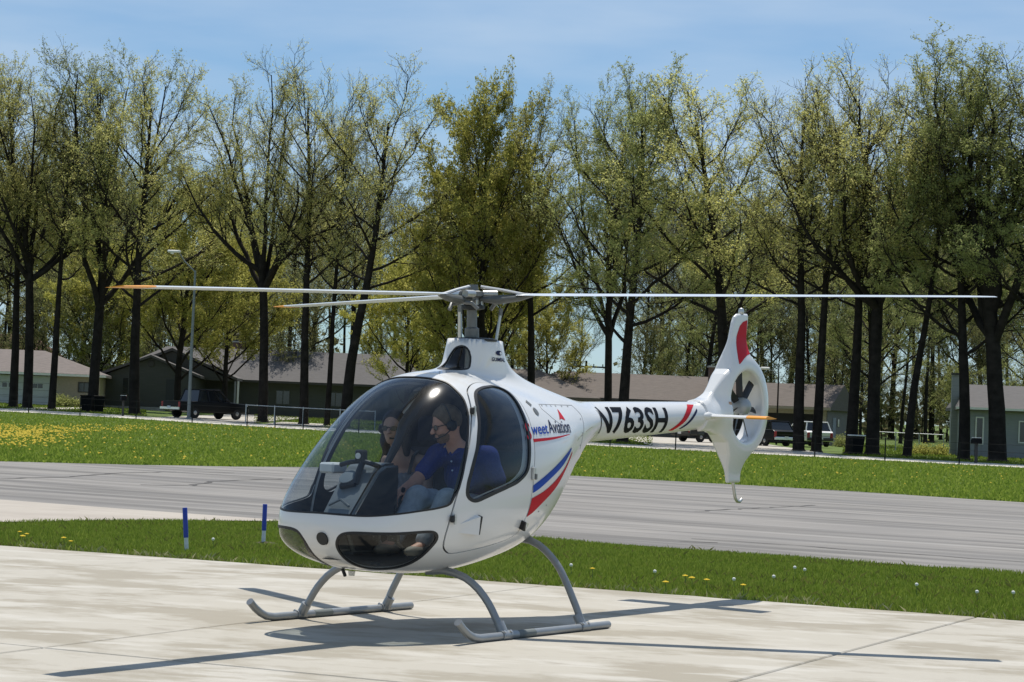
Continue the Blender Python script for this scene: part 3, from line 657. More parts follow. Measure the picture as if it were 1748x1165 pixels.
d = MB().box((dx(281), yg-0.05, 0.0), (dx(299), yg-0.001, dz(290, 648))).build('door', DARK_DOOR, h); MB().lathe([(0.05, 0), (0.05, 0.08)], (dx(296), yg-0.05, 1.0), (0, -1, 0), 8).build('handle', WHITE_TRIM, d)
window(h, dx(207), dx(216), dz(210, 672), dz(210, 645), yg, SIDE_GREEN)
MB().box((xl+0.44, yg-0.03, -0.4), (xr-0.44, yg-0.004, 0.32)).build('plinth', STONE, h)
MB().lathe([(0.3, -0.04), (0.3, 0.03), (0.22, 0.05)], ((xl+xr)/2, yg-0.03, dz(254, 621)), (0, -1, 0), 8).build('gable_vent', DARK_TRIM, h)
for p in (470, 560, 640): window(h, lx(p, Y2), lx(p+22, Y2), 1.0, 2.1, 0.0, SIDE_GREEN, 1)

# brown hip roofed house behind the boom, with a garage wing at the right
Y3 = 172.0; h, zb = house('brown_hip_roofed_house', X_(1120, Y3), Y3, 'long brown hip roofed house behind the tail boom, dark chimney at its right end'); ox = h.location.x
xa, xb = lx(800, Y3), lx(1216, Y3); ze = Z_(1120, 683, Y3)-zb; zr = Z_(1080, 639, Y3+5.5)-zb
MB().box((xa, 0, -0.4), (xb, 10.5, ze-0.12)).build('wall', SIDE_TAUPE, h)
hip(MB(), xa-0.5, xb+0.4, -0.6, 11.1, ze, zr, 7.6, 0.0).build('roof', ROOF_BROWN, h)
MB().box((xa-0.5, -0.74, ze-0.2), (xb+0.4, -0.604, ze-0.02)).build('fascia', DARK_TRIM, h)
# lower front hip wing
xw0, xw1 = X_(700, Y3-3)-ox, X_(1022, Y3-3)-ox; zw = Z_(930, 633, Y3+3)-zb
hip(MB(), xw0, xw1, -5.0, 6.0, ze-0.1, zw, 4.6, 4.6).build('wing_roof', ROOF_BROWN, h)
MB().box((xw0+0.5, -4.5, -0.4), (xw1-0.5, -0.004, ze-0.25)).build('wing_wall', SIDE_TAUPE, h)
cz = Z_(1220, 628, Y3+1)-zb
ch = MB().box((lx(1209, Y3), 0.4, 0), (lx(1234, Y3), 1.5, cz)).build('chimney', BRICK, h); MB().box((lx(1207, Y3), 0.3, cz), (lx(1236, Y3), 1.6, cz+0.13)).build('cap', STONE, ch)
MB().box((lx(1226, Y3), 0.5, cz+0.13), (lx(1231, Y3), 0.9, cz+0.38)).build('flue', WHITE_TRIM, ch)
window(h, lx(1085, Y3), lx(1125, Y3), 0.9, 2.1, 0.0, WHITE_TRIM, 2)
# garage wing, its gable end turned towards the camera
Y5 = 166.0; x5 = X_(1412, Y5); h, zb = house('garage_wing', x5, Y5, 'taupe garage with dark open door and plain gable end, behind the white car', rz=math.radians(-22))
ze = Z_(1412, 696, Y5)-zb; zr = ze+1.75; Lg = 9.2
MB().box((-0.06-0.0, 0.0, -0.4), (0.0, 7.2, ze-0.1)).build('gable_wall', SIDE_TAUPE, h)
MB().prism([(0.0, ze-0.1), (7.2, ze-0.1), (3.6, zr-0.2)], -0.06, 0.0, ax='x').build('gable_panel', SIDE_TAUPE, h)
MB().box((-Lg, 7.0, -0.4), (-0.07, 7.2, ze-0.1)).build('back_wall', SIDE_TAUPE, h); MB().box((-Lg, 0.0, -0.4), (-Lg+0.1, 6.99, ze-0.1)).build('party_wall', SIDE_TAUPE, h)
MB().box((-Lg+0.11, 0.0, 2.25), (-0.07, 0.14, ze-0.1)).build('lintel', SIDE_TAN, h)
MB().box((-0.9, 0.0, -0.4), (-0.07, 0.13, 2.245)).build('pier', SIDE_TAN, h)
MB().box((-Lg+0.11, 3.5, -0.4), (-0.07, 3.6, ze-0.1)).build('inner_wall', DARK_DOOR, h)
hip(MB(), -Lg-0.3, 0.35, -0.5, 7.7, ze, zr, 0, 0).build('roof', ROOF_BROWN, h)
MB().box((-Lg-0.3, -0.62, ze-0.22), (0.35, -0.504, ze-0.02)).build('fascia', TAN_TRIM, h)
e = MB().box((0.004, 1.6, 0), (0.05, 2.5, 2.05)).build('side_door', SIDE_GREY, h); MB().box((0.004, 3.0, 1.4), (0.06, 3.5, 1.95)).build('small_window', PANE, h)
# grey house at the right
Y4 = 141.0; h, zb = house('grey_house', X_(1680, Y4), Y4, 'blue grey house with bright white gutter and grey roof at the right edge', math.radians(-7)); ox = h.location.x
xa, xb = lx(1640, Y4), lx(1900, Y4); ze = Z_(1680, 696.5, Y4)-zb; zr = Z_(1690, 658, Y4+4.6)-zb
MB().box((xa, 0, -0.4), (xb, 9.2, ze-0.12)).build('wall', SIDE_GREY, h)
hip(MB(), xa-0.25, xb+0.5, -0.6, 9.8, ze, zr, 0.8, 0).build('roof', ROOF_GREY, h)
MB().box((xa-0.35, -0.76, ze-0.14), (xb+0.5, -0.604, ze+0.0)).build('gutter', WHITE_TRIM, h)
for k in range(6):
    xx = xa+0.08+k*0.42; MB().box((xx, -0.035, -0.4), (xx+0.40, -0.002, ze-0.15)).build('board', SIDE_GREY, h)
window(h, lx(1667.5, Y4), lx(1677.5, Y4), Z_(1672, 757, Y4)-zb, Z_(1672, 714, Y4)-zb, -0.04, WHITE_TRIM)
window(h, lx(1682, Y4), lx(1692, Y4), Z_(1687, 751, Y4)-zb, Z_(1687, 719, Y4)-zb, -0.01, SIDE_GREY)
window(h, lx(1740, Y4), lx(1775, Y4), Z_(1745, 755, Y4)-zb, Z_(1745, 721, Y4)-zb, -0.01, WHITE_TRIM, 1)
cz = Z_(1635, 641, Y4+3)-zb
ch = MB().box((lx(1629, Y4), 2.4, 0), (lx(1645, Y4), 3.2, cz)).build('chimney', SIDE_GREY, h); MB().box((lx(1628, Y4), 2.3, cz), (lx(1646, Y4), 3.3, cz+0.14)).build('cap', DARK_TRIM, ch)

# driveways
DRIVE = layered('driveway_concrete', (0.46, 0.43, 0.38), [((0.36, 0.33, 0.29), (1, 1, 1), (0, 0, 0), 0.7, 0.4, 0.7, 0.8)], rough=0.9)
def drive(px0, px1, Ya, Yb, dz=0.045):
    V = []; F = []
    for k in range(9):
        Y = Ya+(Yb-Ya)*k/8
        for p in (px0, px1):
            x = X_(p, Ya); V.append((x, Y, float(terr(x, Y))+dz))
        if k: F.append((2*k-2, 2*k-1, 2*k+1, 2*k))
    tag(obj('driveway', V, F, DRIVE), kind='structure')
drive(262, 430, 141.5, 184); drive(1128, 1440, 119, 168); drive(10, 60, 148.5, 176); drive(452, 560, 141, 152)

# ------------------------------------------------------------------ vehicles
CAR_BLACK = mat('black_car_paint', (0.004, 0.004, 0.005), 0.35, spec=0.25)
CAR_GREY = mat('charcoal_car_paint', (0.010, 0.011, 0.014), 0.35, spec=0.3)
CAR_WHITE = mat('white_car_paint', (0.80, 0.80, 0.79), 0.25, spec=0.5, coat=0.4)
CGLASS = mat('car_glass', (0.012, 0.014, 0.017), 0.06, spec=0.8)
TYRE = mat('tyre_rubber', (0.015, 0.015, 0.015), 0.85); RIM = mat('alloy_rim', (0.45, 0.45, 0.46), 0.35, metal=0.9)
CHROME = mat('chrome', (0.75, 0.75, 0.75), 0.18, metal=1.0); LAMP_R = mat('tail_lamp', (0.35, 0.02, 0.02), 0.25); LAMP_W = mat('head_lamp', (0.8, 0.8, 0.78), 0.15)
PLATE = mat('licence_plate', (0.7, 0.7, 0.72), 0.5)
def car(name, label, x, y, rz, L, Wd, body, deck, green, paint, group='vehicles parked at the houses'):
    """body: side outline (x,z); green: (belt x0,x1, roof x0,x1, z0, z1)"""
    t = empty(name, (x, y, float(terr(x, y))+0.05), rz, label, 'car' if name != 'pickup_truck' else 'pickup truck', group)
    me = bpy.data.meshes.new('body'); bm = bmesh.new(); w = Wd/2
    vs = [[bm.verts.new((p[0], s*w, p[1])) for p in body] for s in (-1, 1)]
    bm.faces.new(vs[0]); bm.faces.new(vs[1][::-1])
    for i in range(len(body)):
        j = (i+1) % len(body); bm.faces.new((vs[0][i], vs[1][i], vs[1][j], vs[0][j]))
    bmesh.ops.recalc_face_normals(bm, faces=bm.faces)
    es = [e for e in bm.edges if abs(e.verts[0].co.y-e.verts[1].co.y) < 1e-4]
    bmesh.ops.bevel(bm, geom=es, offset=0.07, segments=3, profile=0.6, affect='EDGES'); bm.to_mesh(me); bm.free()
    me.materials.append(paint); me.polygons.foreach_set('use_smooth', np.ones(len(me.polygons), bool)); me.set_sharp_from_angle(angle=0.7); link('body', me, t)
    a0, a1, r0, r1, z0, z1 = green; k = 0.16
    V = [(a0, -w+0.06, z0), (a1, -w+0.06, z0), (a1, w-0.06, z0), (a0, w-0.06, z0), (r0, -w+0.06+k, z1), (r1, -w+0.06+k, z1), (r1, w-0.06-k, z1), (r0, w-0.06-k, z1)]
    gl = MB().add(V, [(0, 1, 5, 4), (1, 2, 6, 5), (2, 3, 7, 6), (3, 0, 4, 7), (4, 5, 6, 7), (3, 2, 1, 0)]).build('windows', CGLASS, t)
    MB().box((r0-0.05, -w+0.03+k, z1), (r1+0.05, w-0.03-k, z1+0.07), bev=0.03).build('roof', paint, t)
    for sgn in (-1, 1):
        for f in (0.0, 0.36, 0.7, 1.0):
            p = MB()
            b = np.array([a0+(a1-a0)*f, sgn*(w-0.055), z0]); c = np.array([r0+(r1-r0)*f, sgn*(w-0.055-k), z1])
            p.tube([b, c], 0.045, 6).build('pillar', paint, t)
        MB().box((a1-0.5, sgn*(w+0.1)-0.08, z0+0.02), (a1-0.35, sgn*(w+0.1)+0.08, z0+0.2), bev=0.03).build('mirror', paint, t)
    rad = 0.37 if name == 'pickup_truck' else 0.33
    for wx in (L*0.5-0.95, -L*0.5+0.95 if name != 'pickup_truck' else -L*0.5+1.25):
        for sgn in (-1, 1):
            q = MB().lathe([(rad*0.62, -0.11), (rad, -0.09), (rad, 0.09), (rad*0.62, 0.11)], (wx, sgn*(w-0.1), rad), (0, sgn, 0), 20).build('tyre', TYRE, t)
            MB().lathe([(0.05, 0.12), (rad*0.6, 0.10), (rad*0.62, 0.0)], (wx, sgn*(w-0.1), rad), (0, sgn, 0), 14).build('rim', RIM, q)
    return t, w
def finish(t, w, L, zl, zb_, chrome_rear=False):
    for sgn in (-1, 1):
        MB().box((L/2-0.06, sgn*(w-0.3)-0.22, zl-0.09), (L/2+0.015, sgn*(w-0.3)+0.22, zl+0.09), bev=0.02).build('headlight', LAMP_W, t)
        MB().box((-L/2-0.015, sgn*(w-0.13)-0.1, zl-0.2), (-L/2+0.05, sgn*(w-0.13)+0.1, zl+0.2), bev=0.02).build('tail_light', LAMP_R, t)
    MB().box((-L/2-0.13, -w+0.03, zb_-0.1), (-L/2+0.02, w-0.03, zb_+0.1), bev=0.03).build('rear_bumper', CHROME if chrome_rear else DARK_TRIM, t)
    MB().box((L/2-0.02, -w+0.03, zb_-0.12), (L/2+0.1, w-0.03, zb_+0.08), bev=0.03).build('front_bumper', DARK_TRIM, t)
    MB().box((-L/2-0.145, -0.16, zb_+0.0), (-L/2-0.131, 0.16, zb_+0.14)).build('plate', PLATE, t)
    MB().box((L/2+0.0, -0.5, zl-0.14), (L/2+0.03, 0.5, zl+0.08)).build('grille', DARK_TRIM, t)
PK = [(-2.85, 0.5), (-2.85, 1.08), (-0.75, 1.12), (1.15, 1.12), (2.65, 1.02), (2.85, 0.85), (2.85, 0.45), (1.0, 0.38), (-1.0, 0.38)]
SV = [(-2.25, 0.45), (-2.3, 0.95), (-2.15, 1.05), (1.0, 1.03), (2.1, 0.9), (2.3, 0.7), (2.3, 0.38), (-2.2, 0.35)]
def place(px, py, Y): return X_(px, Y), Y
x, y = place(349, 712, 147.5)
t, w = car('pickup_truck', 'black pickup with chrome rear bumper parked in the driveway of the green house', x, y, math.radians(47), 5.7, 1.98, PK, None, (-1.35, 1.3, -1.1, 0.55, 1.1, 1.84), CAR_BLACK); finish(t, w, 5.7, 0.85, 0.62, True)
x, y = place(1207, 757, 150)
t, w = car('dark_hatchback', 'charcoal car showing under the tail boom, left of the tail fin', x, y, math.radians(38), 4.6, 1.86, SV, None, (-2.0, 1.15, -1.7, 0.35, 1.02, 1.52), CAR_GREY); finish(t, w, 4.6, 0.75, 0.5)
x, y = place(1303, 762, 146)
t, w = car('dark_hatchback', 'black car just right of the tail fin, below the yellow stabilizer tip', x, y, math.radians(122), 4.6, 1.86, SV, None, (-2.0, 1.15, -1.7, 0.35, 1.02, 1.55), CAR_BLACK); finish(t, w, 4.6, 0.75, 0.5, True)
x, y = place(1378, 757, 152)
t, w = car('white_hatchback', 'white car parked before the open garage, between two trunks', x, y, math.radians(105), 4.6, 1.9, SV, None, (-2.0, 1.15, -1.75, 0.35, 1.02, 1.60), CAR_WHITE); finish(t, w, 4.6, 0.75, 0.5)

# ------------------------------------------------------------------ street things
GALV = mat('galvanized_steel', (0.42, 0.44, 0.45), 0.45, metal=0.7, noise=0.1, nscale=20)
POLE = mat('aluminium_pole', (0.20, 0.22, 0.22), 0.6, metal=0.2, noise=0.08, nscale=6)
BLACKP = mat('black_plastic', (0.006, 0.006, 0.007), 0.7, spec=0.15)
def zat(x, y): return float(terr(x, y))
# street lamp
Yp = float(y_street((325-874)/3857))+0.8; xp = at(322, 712, Yp)[0]; zp = zat(xp, Yp); Hp = at(331, 462, Yp)[2]-zp
lamp = empty('street_lamp', (xp, Yp, zp), 0, 'tall grey street lamp with one long arm in front of the black pickup', 'street lamp')
MB().tube([(0, 0, 0), (0, 0, Hp*0.5), (0.02, 0, Hp)], [0.115, 0.095, 0.07], 12).build('pole', POLE, lamp, True)
MB().lathe([(0.24, 0), (0.24, 0.06), (0.17, 0.14)], n=12).build('base', POLE, lamp)
xl, zl = at(297, 430, Yp)[0]-xp, at(297, 430, Yp)[2]-zp
MB().tube([(0.02, 0, Hp-0.1), (xl*0.5, 0, (Hp+zl)/2), (xl+0.3, 0, zl)], [0.045, 0.04, 0.035], 8).build('arm', POLE, lamp, True)
lum = MB().box((xl-0.4, -0.17, zl-0.06), (xl+0.42, 0.17, zl+0.1), bev=0.05).build('luminaire', WHITE_TRIM, lamp)
MB().lathe([(0.13, 0.0), (0.11, -0.08), (0.03, -0.11)], (xl-0.1, 0, zl-0.06), n=10).build('lens', LAMP_W, lum)
# second, far lamp head right of the tail fin
Yp = 158.0; xp = at(1325, 760, Yp)[0]; zp = zat(xp, Yp); zl = at(1311, 630, Yp)[2]-zp; xl = at(1309, 629, Yp)[0]-xp
lamp2 = empty('yard_lamp', (xp, Yp, zp), 0, 'lower lamp with white head right of the red tail fin', 'street lamp')
MB().tube([(0, 0, 0), (0, 0, zl-0.3)], [0.07, 0.05], 8).build('pole', BARK, lamp2, True); MB().tube([(0, 0, zl-0.35), (xl*0.5, 0, zl-0.12), (xl, 0, zl)], 0.03, 6).build('arm', POLE, lamp2, True)
MB().box((xl-0.45, -0.16, zl-0.05), (xl+0.2, 0.16, zl+0.12), bev=0.05).build('luminaire', WHITE_TRIM, lamp2)
# wire fence along the street
fe = empty('wire_fence', (0, 0, 0), 0, 'thin wire fence on dark stakes running along the near edge of the street', 'fence')
fp = []
STK = mat('dark_stake', (0.02, 0.02, 0.02), 0.8, spec=0.15)
for p in (-48, 47, 135, 231, 327, 421, 469, 517, 612, 707, 800, 895, 950, 1042, 1154, 1273, 1392, 1512, 1639, 1766):
    u = (p-874)/3857; Y = float(y_street(u))-9.3; x = at(p, 740, Y)[0]; z = zat(x, Y); fp.append((x, Y, z))
    MB().tube([(x, Y, z-0.1), (x, Y, z+1.15)], 0.035, 6).build('stake', STK, fe)
for hh in (0.35, 0.72, 1.08): MB().tube([(a, b, c+hh) for a, b, c in fp], 0.006, 4).build('wire', STK, fe)
# chain link fences
def chain(label, pts, hh, posts=None):
    f = empty('chain_link_fence', pts[0], 0, label, 'fence'); o = Vector(pts[0]); P = [Vector(p)-o for p in pts]
    for q in P: MB().tube([q, q+Vector((0, 0, hh+0.06))], 0.035, 8).build('post', GALV, f)
    MB().tube([q+Vector((0, 0, hh)) for q in P], 0.028, 8).build('top_rail', GALV, f)
    mesh = MB()
    for a, b in zip(P[:-1], P[1:]):
        d = b-a; n = int(d.length/0.2)
        for k in range(-int(hh/0.2), n):
            for s in (0, 1):
                t0, t1 = k*0.2, k*0.2+hh; z0, z1 = (0.0, hh) if s == 0 else (hh, 0.0)
                if t0 < 0: z0 += (z1-z0)*(-t0)/(t1-t0); t0 = 0
                if t1 > d.length: z1 = z0+(z1-z0)*(d.length-t0)/(t1-t0); t1 = d.length
                mesh.tube([a+d*(t0/d.length)+Vector((0, 0, z0)), a+d*(t1/d.length)+Vector((0, 0, z1))], 0.0025, 3, cap=False)
    w_ = mesh.build('wire_mesh', DARK_TRIM, f, fix=False); return f
def fpt(p, Y): x = X_(p, Y); return (x, Y, zat(x, Y))
chain('chain link fence with bright top rail beside the black pickup', [fpt(419, 139.5), fpt(468, 139), fpt(517, 138.5), fpt(580, 138), fpt(640, 137)], 1.15)
chain('chain link fence in the gap between the garage wing and the grey house', [fpt(1488, 148), fpt(1530, 147.5), fpt(1570, 147), fpt(1612, 146.5)], 1.25)
# bins, mailboxes
def bin_(px, Y, label, lid=BLACKP, s=1.0):
    x, y, z = fpt(px, Y); b = empty('wheelie_bin', (x, y, z+0.0), 0.2, label, 'bin', 'bins at the street')
    V = [(-0.27*s, -0.3*s, 0.05), (0.27*s, -0.3*s, 0.05), (0.27*s, 0.3*s, 0.05), (-0.27*s, 0.3*s, 0.05), (-0.36*s, -0.4*s, 1.05*s), (0.36*s, -0.4*s, 1.05*s), (0.36*s, 0.4*s, 1.05*s), (-0.36*s, 0.4*s, 1.05*s)]
    MB().add(V, [(3, 2, 1, 0), (4, 5, 6, 7), (0, 1, 5, 4), (1, 2, 6, 5), (2, 3, 7, 6), (3, 0, 4, 7)]).build('body', BLACKP, b)
    MB().box((-0.4*s, -0.45*s, 1.053*s), (0.4*s, 0.45*s, 1.13*s), bev=0.03).build('lid', lid, b)
    for sx in (-1, 1): MB().lathe([(0.11, -0.03), (0.11, 0.03)], (sx*0.25*s, 0.33*s, 0.11), (1, 0, 0), 12).build('wheel', TYRE, b)
bin_(145, 152.5, 'black wheelie bin left of the stout forked trunk'); bin_(168, 153.5, 'black wheelie bin right of the stout forked trunk'); bin_(1463, 125.5, 'black bin with pale lid at the foot of a dark trunk', WHITE_TRIM)
def mailbox(px, Y, label, top=0.0):
    x, y, z = fpt(px, Y); m = empty('mailbox', (x, y, z), 0.3, label, 'mailbox', 'mailboxes at the street')
    MB().box((-0.06, -0.06, 0), (0.06, 0.06, 1.0)).build('post', DARK_TRIM, m)
    MB().prism([(-0.16, 1.0), (0.16, 1.0), (0.16, 1.17)] + [(0.16*math.cos(a), 1.17+0.12*math.sin(a)) for a in np.linspace(0.3, 2.84, 7)] + [(-0.16, 1.17)], -0.3, 0.3).build('box', BLACKP, m)
    MB().box((-0.17, -0.2, 1.30), (0.17, 0.2, 1.33)).build('cover', WHITE_TRIM, m); MB().box((0.165, -0.12, 1.1), (0.18, -0.08, 1.36)).build('flag', LAMP_R, m)
mailbox(209, 141.5, 'black mailbox with white cover left of the thick straight trunk'); mailbox(1668, 114.6, 'mailbox between two trunks before the grey house')
# utility pole far behind the brown roof
x, y, z = fpt(997, 300); up_ = empty('utility_pole', (x, y, z), 0, 'far utility pole with cross arm rising over the brown hip roof', 'utility pole'); hz = at(997, 616, 300)[2]-z
MB().tube([(0, 0, 0), (0, 0, hz)], [0.2, 0.14], 8).build('pole', BARK, up_); MB().box((-2.6, -0.08, hz-0.9), (2.6, 0.08, hz-0.7)).build('cross_arm', BARK, up_)
for xx in (-2.2, -1.0, 1.0, 2.2): MB().lathe([(0.08, 0), (0.08, 0.3)], (xx, 0, hz-0.7), n=6).build('insulator', STONE, up_)
# shrubs
def shrub(px, Y, wd, hh, label, lm, n=900):
    x, y, z = fpt(px, Y); s = empty('shrub', (x, y, z), 0, label, 'shrub', 'shrubs at the houses'); rg = np.random.default_rng(int(px))
    st = []; tips = []
    for k in range(14):
        a = rg.random()*6.28; r = wd*0.5*math.sqrt(rg.random()); p1 = np.array([r*math.cos(a), r*0.7*math.sin(a), hh*(0.55+0.45*rg.random())*(1-0.5*(2*r/wd)**2)])
        st.append(([np.zeros(3)+p1*[0.2, 0.2, 0], p1*[0.7, 0.7, 0.55], p1], [0.02, 0.014, 0.008], 4))
        for j in range(n//14): tips.append((p1*[1, 1, rg.uniform(0.25, 1)]+rg.normal(0, 0.16, 3), 0))
    V, F = tubes_np(st); obj('stems', V, F, BARK, s); V, F = leaves_np(rg, tips, 2, 0.07); obj('leaves', V, F, lm, s)
shrub(1592, 139, 2.4, 0.55, 'low bright green shrub before the chain link fence gap', LF_YELLOW, 1400)
shrub(103, 174, 1.5, 1.0, 'small dark shrub against the tan brick wall', LF_GREEN); shrub(128, 174, 1.0, 0.7, 'smaller dark shrub nearer the tan wall window', LF_GREEN)
shrub(1440, 160, 2.2, 0.9, 'dark shrub at the foot of the garage gable end', LF_GREEN)
# blue topped marker posts on the grass
BLUE = mat('blue_reflective_sleeve', (0.012, 0.045, 0.36), 0.4); PALE = mat('pale_plastic_post', (0.62, 0.66, 0.70), 0.5, noise=0.12, nscale=25)
SOIL = mat('bare_soil', (0.09, 0.07, 0.045), 0.95, noise=0.3, nscale=30)
def marker(pxb, pyb, pxt, pyt, pym, label, soil=False):
    b = gnd(pxb, pyb, -0.02); hh = at(pxt, pyt, b[1])[2]+0.02; hm = at((pxb+pxt)/2, pym, b[1])[2]+0.02; x1 = at(pxt, pyt, b[1])[0]-b[0]
    m = empty('marker_post', tuple(b), 0, label, 'marker post', 'blue topped marker posts in the grass'); l = lambda z: (x1*z/hh, 0, z)
    MB().tube([l(-0.05), l(hm)], 0.021, 14).build('lower_tube', PALE, m, True); MB().tube([l(hm), l(hh-0.006), l(hh)], [0.0245, 0.0245, 0.021], 14).build('blue_sleeve', BLUE, m, True)
    if soil: MB().lathe([(0.16, 0.0), (0.13, 0.022), (0.06, 0.034), (0.02, 0.036)], (0.02, 0, -0.005), n=14).build('soil_ring', SOIL, m, True)
marker(318.5, 941, 315.5, 867, 918, 'left, nearer of the two blue topped posts in the grass'); marker(449.5, 930, 452.5, 861, 906, 'right blue topped post close to the helicopter nose, bare soil at its foot', True)
# dandelions on the near grass
STEM = mat('flower_stem', (0.10, 0.16, 0.04), 0.7); FLUFF = mat('seed_head', (0.75, 0.75, 0.70), 0.9); GOLD = mat('dandelion_gold', (0.70, 0.50, 0.02), 0.8)
def dandelion(px, py, label, fluff=True, r=0.0165):
    b = gnd(px, py+5, -0.03); hh = max(0.10, at(px, py, b[1])[2]+0.03); d = empty('dandelion', tuple(b), 0, label, 'dandelion', 'seeding dandelions in the grass strip' if fluff else 'yellow dandelions at the pad edge')
    MB().tube([(0, 0, 0), (0.005, 0, hh*0.5), (0, 0, hh)], 0.003, 5).build('stem', STEM, d)
    if fluff: MB().lathe([(r*math.sin(a), -r*math.cos(a)) for a in np.linspace(0.1, 3.04, 7)], (0, 0, hh+r*0.8), n=9).build('seed_head', FLUFF, d, True)
    else:
        f = MB()
        for k in range(12):
            a = k*0.5236; f.add([(0, 0, hh), (r*math.cos(a-0.25), r*math.sin(a-0.25), hh+0.006), (r*1.1*math.cos(a), r*1.1*math.sin(a), hh+0.010), (r*math.cos(a+0.25), r*math.sin(a+0.25), hh+0.006), (0, 0, hh+r*0.75), (r*0.55*math.cos(a), r*0.55*math.sin(a), hh+r*0.6)], [(0, 1, 2, 3), (4, 1, 5), (4, 5, 3), (1, 2, 5), (5, 2, 3)])
        f.build('petals', GOLD, d)
for px, py, lb in ((974, 981, 'white dandelion clock just right of the rear skid leg'), (1117, 992, 'small dandelion clock above the shadow of the tail'), (1356, 984, 'largest dandelion clock, left one of the close pair'), (1373, 988, 'dandelion clock, right one of the close pair'), (1320, 1001, 'dandelion clock below and left of the close pair'), (1252, 1006, 'faint dandelion clock near the pad edge'), (1564, 1015, 'lone dandelion clock in the middle of the right grass'), (1667, 1028, 'dandelion clock second from the right edge'), (1729, 1029, 'dandelion clock nearest the right edge'), (363, 935, 'dandelion clock right of the nearer blue post')):
    dandelion(px, py, lb)
rgd = np.random.default_rng(3)
for i in range(11):
    px = [33, 45, 38, 108, 120][i] if i < 5 else rgd.choice([1040, 1065, 1180, 1195, 520, 1420, 1550, 1010, 860])+rgd.normal(0, 22); py = 935+0.0715*px-rgd.uniform(3, 22) if i >= 5 else [921, 925, 929, 932, 938][i]
    dandelion(px, py, 'yellow dandelion in the grass at the pad edge', False, 0.02+0.008*rgd.random())

# ------------------------------------------------------------------ helicopter
PSI = 0.9914; HO = np.array([-0.2898, 15.657, 0.0])
nose = np.array([-math.cos(PSI), -math.sin(PSI), 0]); left = np.array([-nose[1], nose[0], 0])
def to_local(w): w = np.asarray(w)-HO; return np.array([w@nose, w@left, w[2]])
heli = empty('helicopter', tuple(HO), math.pi+PSI, 'small white two seat helicopter with red and blue stripes standing on the concrete pad', 'helicopter')
WHITE = mat('white_aircraft_paint', (0.69, 0.69, 0.68), 0.2, spec=0.5, coat=0.5)
INNER = mat('cabin_liner', (0.011, 0.013, 0.019), 0.85)
RUBBER = mat('black_seal', (0.008, 0.008, 0.009), 0.5)
RED = mat('red_decal', (0.48, 0.008, 0.02), 0.5, spec=0.15); BLUED = mat('blue_decal', (0.012, 0.06, 0.36), 0.5, spec=0.15)
NAVY = mat('dark_blue_decal', (0.010, 0.014, 0.06), 0.5, spec=0.15); BLACKD = mat('black_decal', (0.004, 0.004, 0.007), 0.5, spec=0.12)
GREYM = mat('grey_metal', (0.17, 0.175, 0.17), 0.5, metal=0.5, noise=0.12, nscale=30); SKIDM = mat('skid_grey_paint', (0.27, 0.285, 0.295), 0.36, metal=0.35, noise=0.06, nscale=14, coat=0.15)
DARKM = mat('dark_metal', (0.03, 0.032, 0.033), 0.5, metal=0.4); STEEL = mat('bright_steel', (0.55, 0.55, 0.53), 0.35, metal=0.8)
ORANGE = mat('orange_tip_paint', (0.75, 0.30, 0.01), 0.35); BLADE = mat('blade_white_paint', (0.62, 0.66, 0.70), 0.28, coat=0.3)
WSG = glassmat('windshield_acrylic', (0.70, 0.75, 0.78), 1.0, 1.5); DOORG = glassmat('door_acrylic', (0.52, 0.58, 0.63), 1.0, 1.48); CHING = glassmat('chin_acrylic', (0.60, 0.62, 0.60), 1.0, 1.45)

SK = np.array([0, .15, .3, .45, .6, .7, .8, .9, 1.0])
P = dict(xn=1.622, zt=[0.7, 0.9, 1.162, 1.492, 1.72, 1.7, 1.638, 1.556, 1.47], zb=[0.7, 0.545, 0.437, 0.388, 0.389, 0.443, 0.572, 0.93, 1.40],
         hw=[0.0, 0.352, 0.504, 0.579, 0.629, 0.609, 0.529, 0.354, 0.132], zm=[0.7, 0.68, 0.735, 0.846, 0.959, 1.029, 1.124, 1.296, 1.43], nu=2.335, nl=2.69,
         bz0=1.392, bz1=1.528, br0=0.163, br1=0.102, bq=0.01, ptop=1.961, pz=[1.2, 1.6, 1.7, 1.8, 1.9, 1.96], pf=[0.6, 0.465, 0.299, 0.221, 0.179, 0.175],
         pr=[-1.2, -1.084, -0.642, -0.388, -0.305, -0.302], pw=[0.3, 0.212, 0.161, 0.16, 0.158, 0.143])
def natspline(xk, yk):
    xk = np.array(xk, float); yk = np.array(yk, float); n = len(xk); h = np.diff(xk); A = np.zeros((n, n)); b = np.zeros(n); A[0, 0] = A[-1, -1] = 1
    for i in range(1, n-1):
        A[i, i-1] = h[i-1]; A[i, i] = 2*(h[i-1]+h[i]); A[i, i+1] = h[i]; b[i] = 3*((yk[i+1]-yk[i])/h[i]-(yk[i]-yk[i-1])/h[i-1])
    c = np.linalg.solve(A, b)
    def f(x):
        x = np.clip(x, xk[0], xk[-1]); i = np.clip(np.searchsorted(xk, x)-1, 0, n-2); d = x-xk[i]
        return yk[i]+((yk[i+1]-yk[i])/h[i]-h[i]*(2*c[i]+c[i+1])/3)*d+c[i]*d*d+(c[i+1]-c[i])/(3*h[i])*d**3
    return f
def smin(a, b, k):
    h = np.maximum(k-np.abs(a-b), 0)/k; return np.minimum(a, b)-h*h*k*.25
bzt, bzb, bhw, bzm = (natspline(SK, P[k]) for k in ('zt', 'zb', 'hw', 'zm'))
bpf, bpr, bpw = (natspline(P['pz'], P[k]) for k in ('pf', 'pr', 'pw'))
BL = P['xn']+1.5
def Ss(x): return np.sqrt(np.clip((P['xn']-x)/BL, 0, 1))
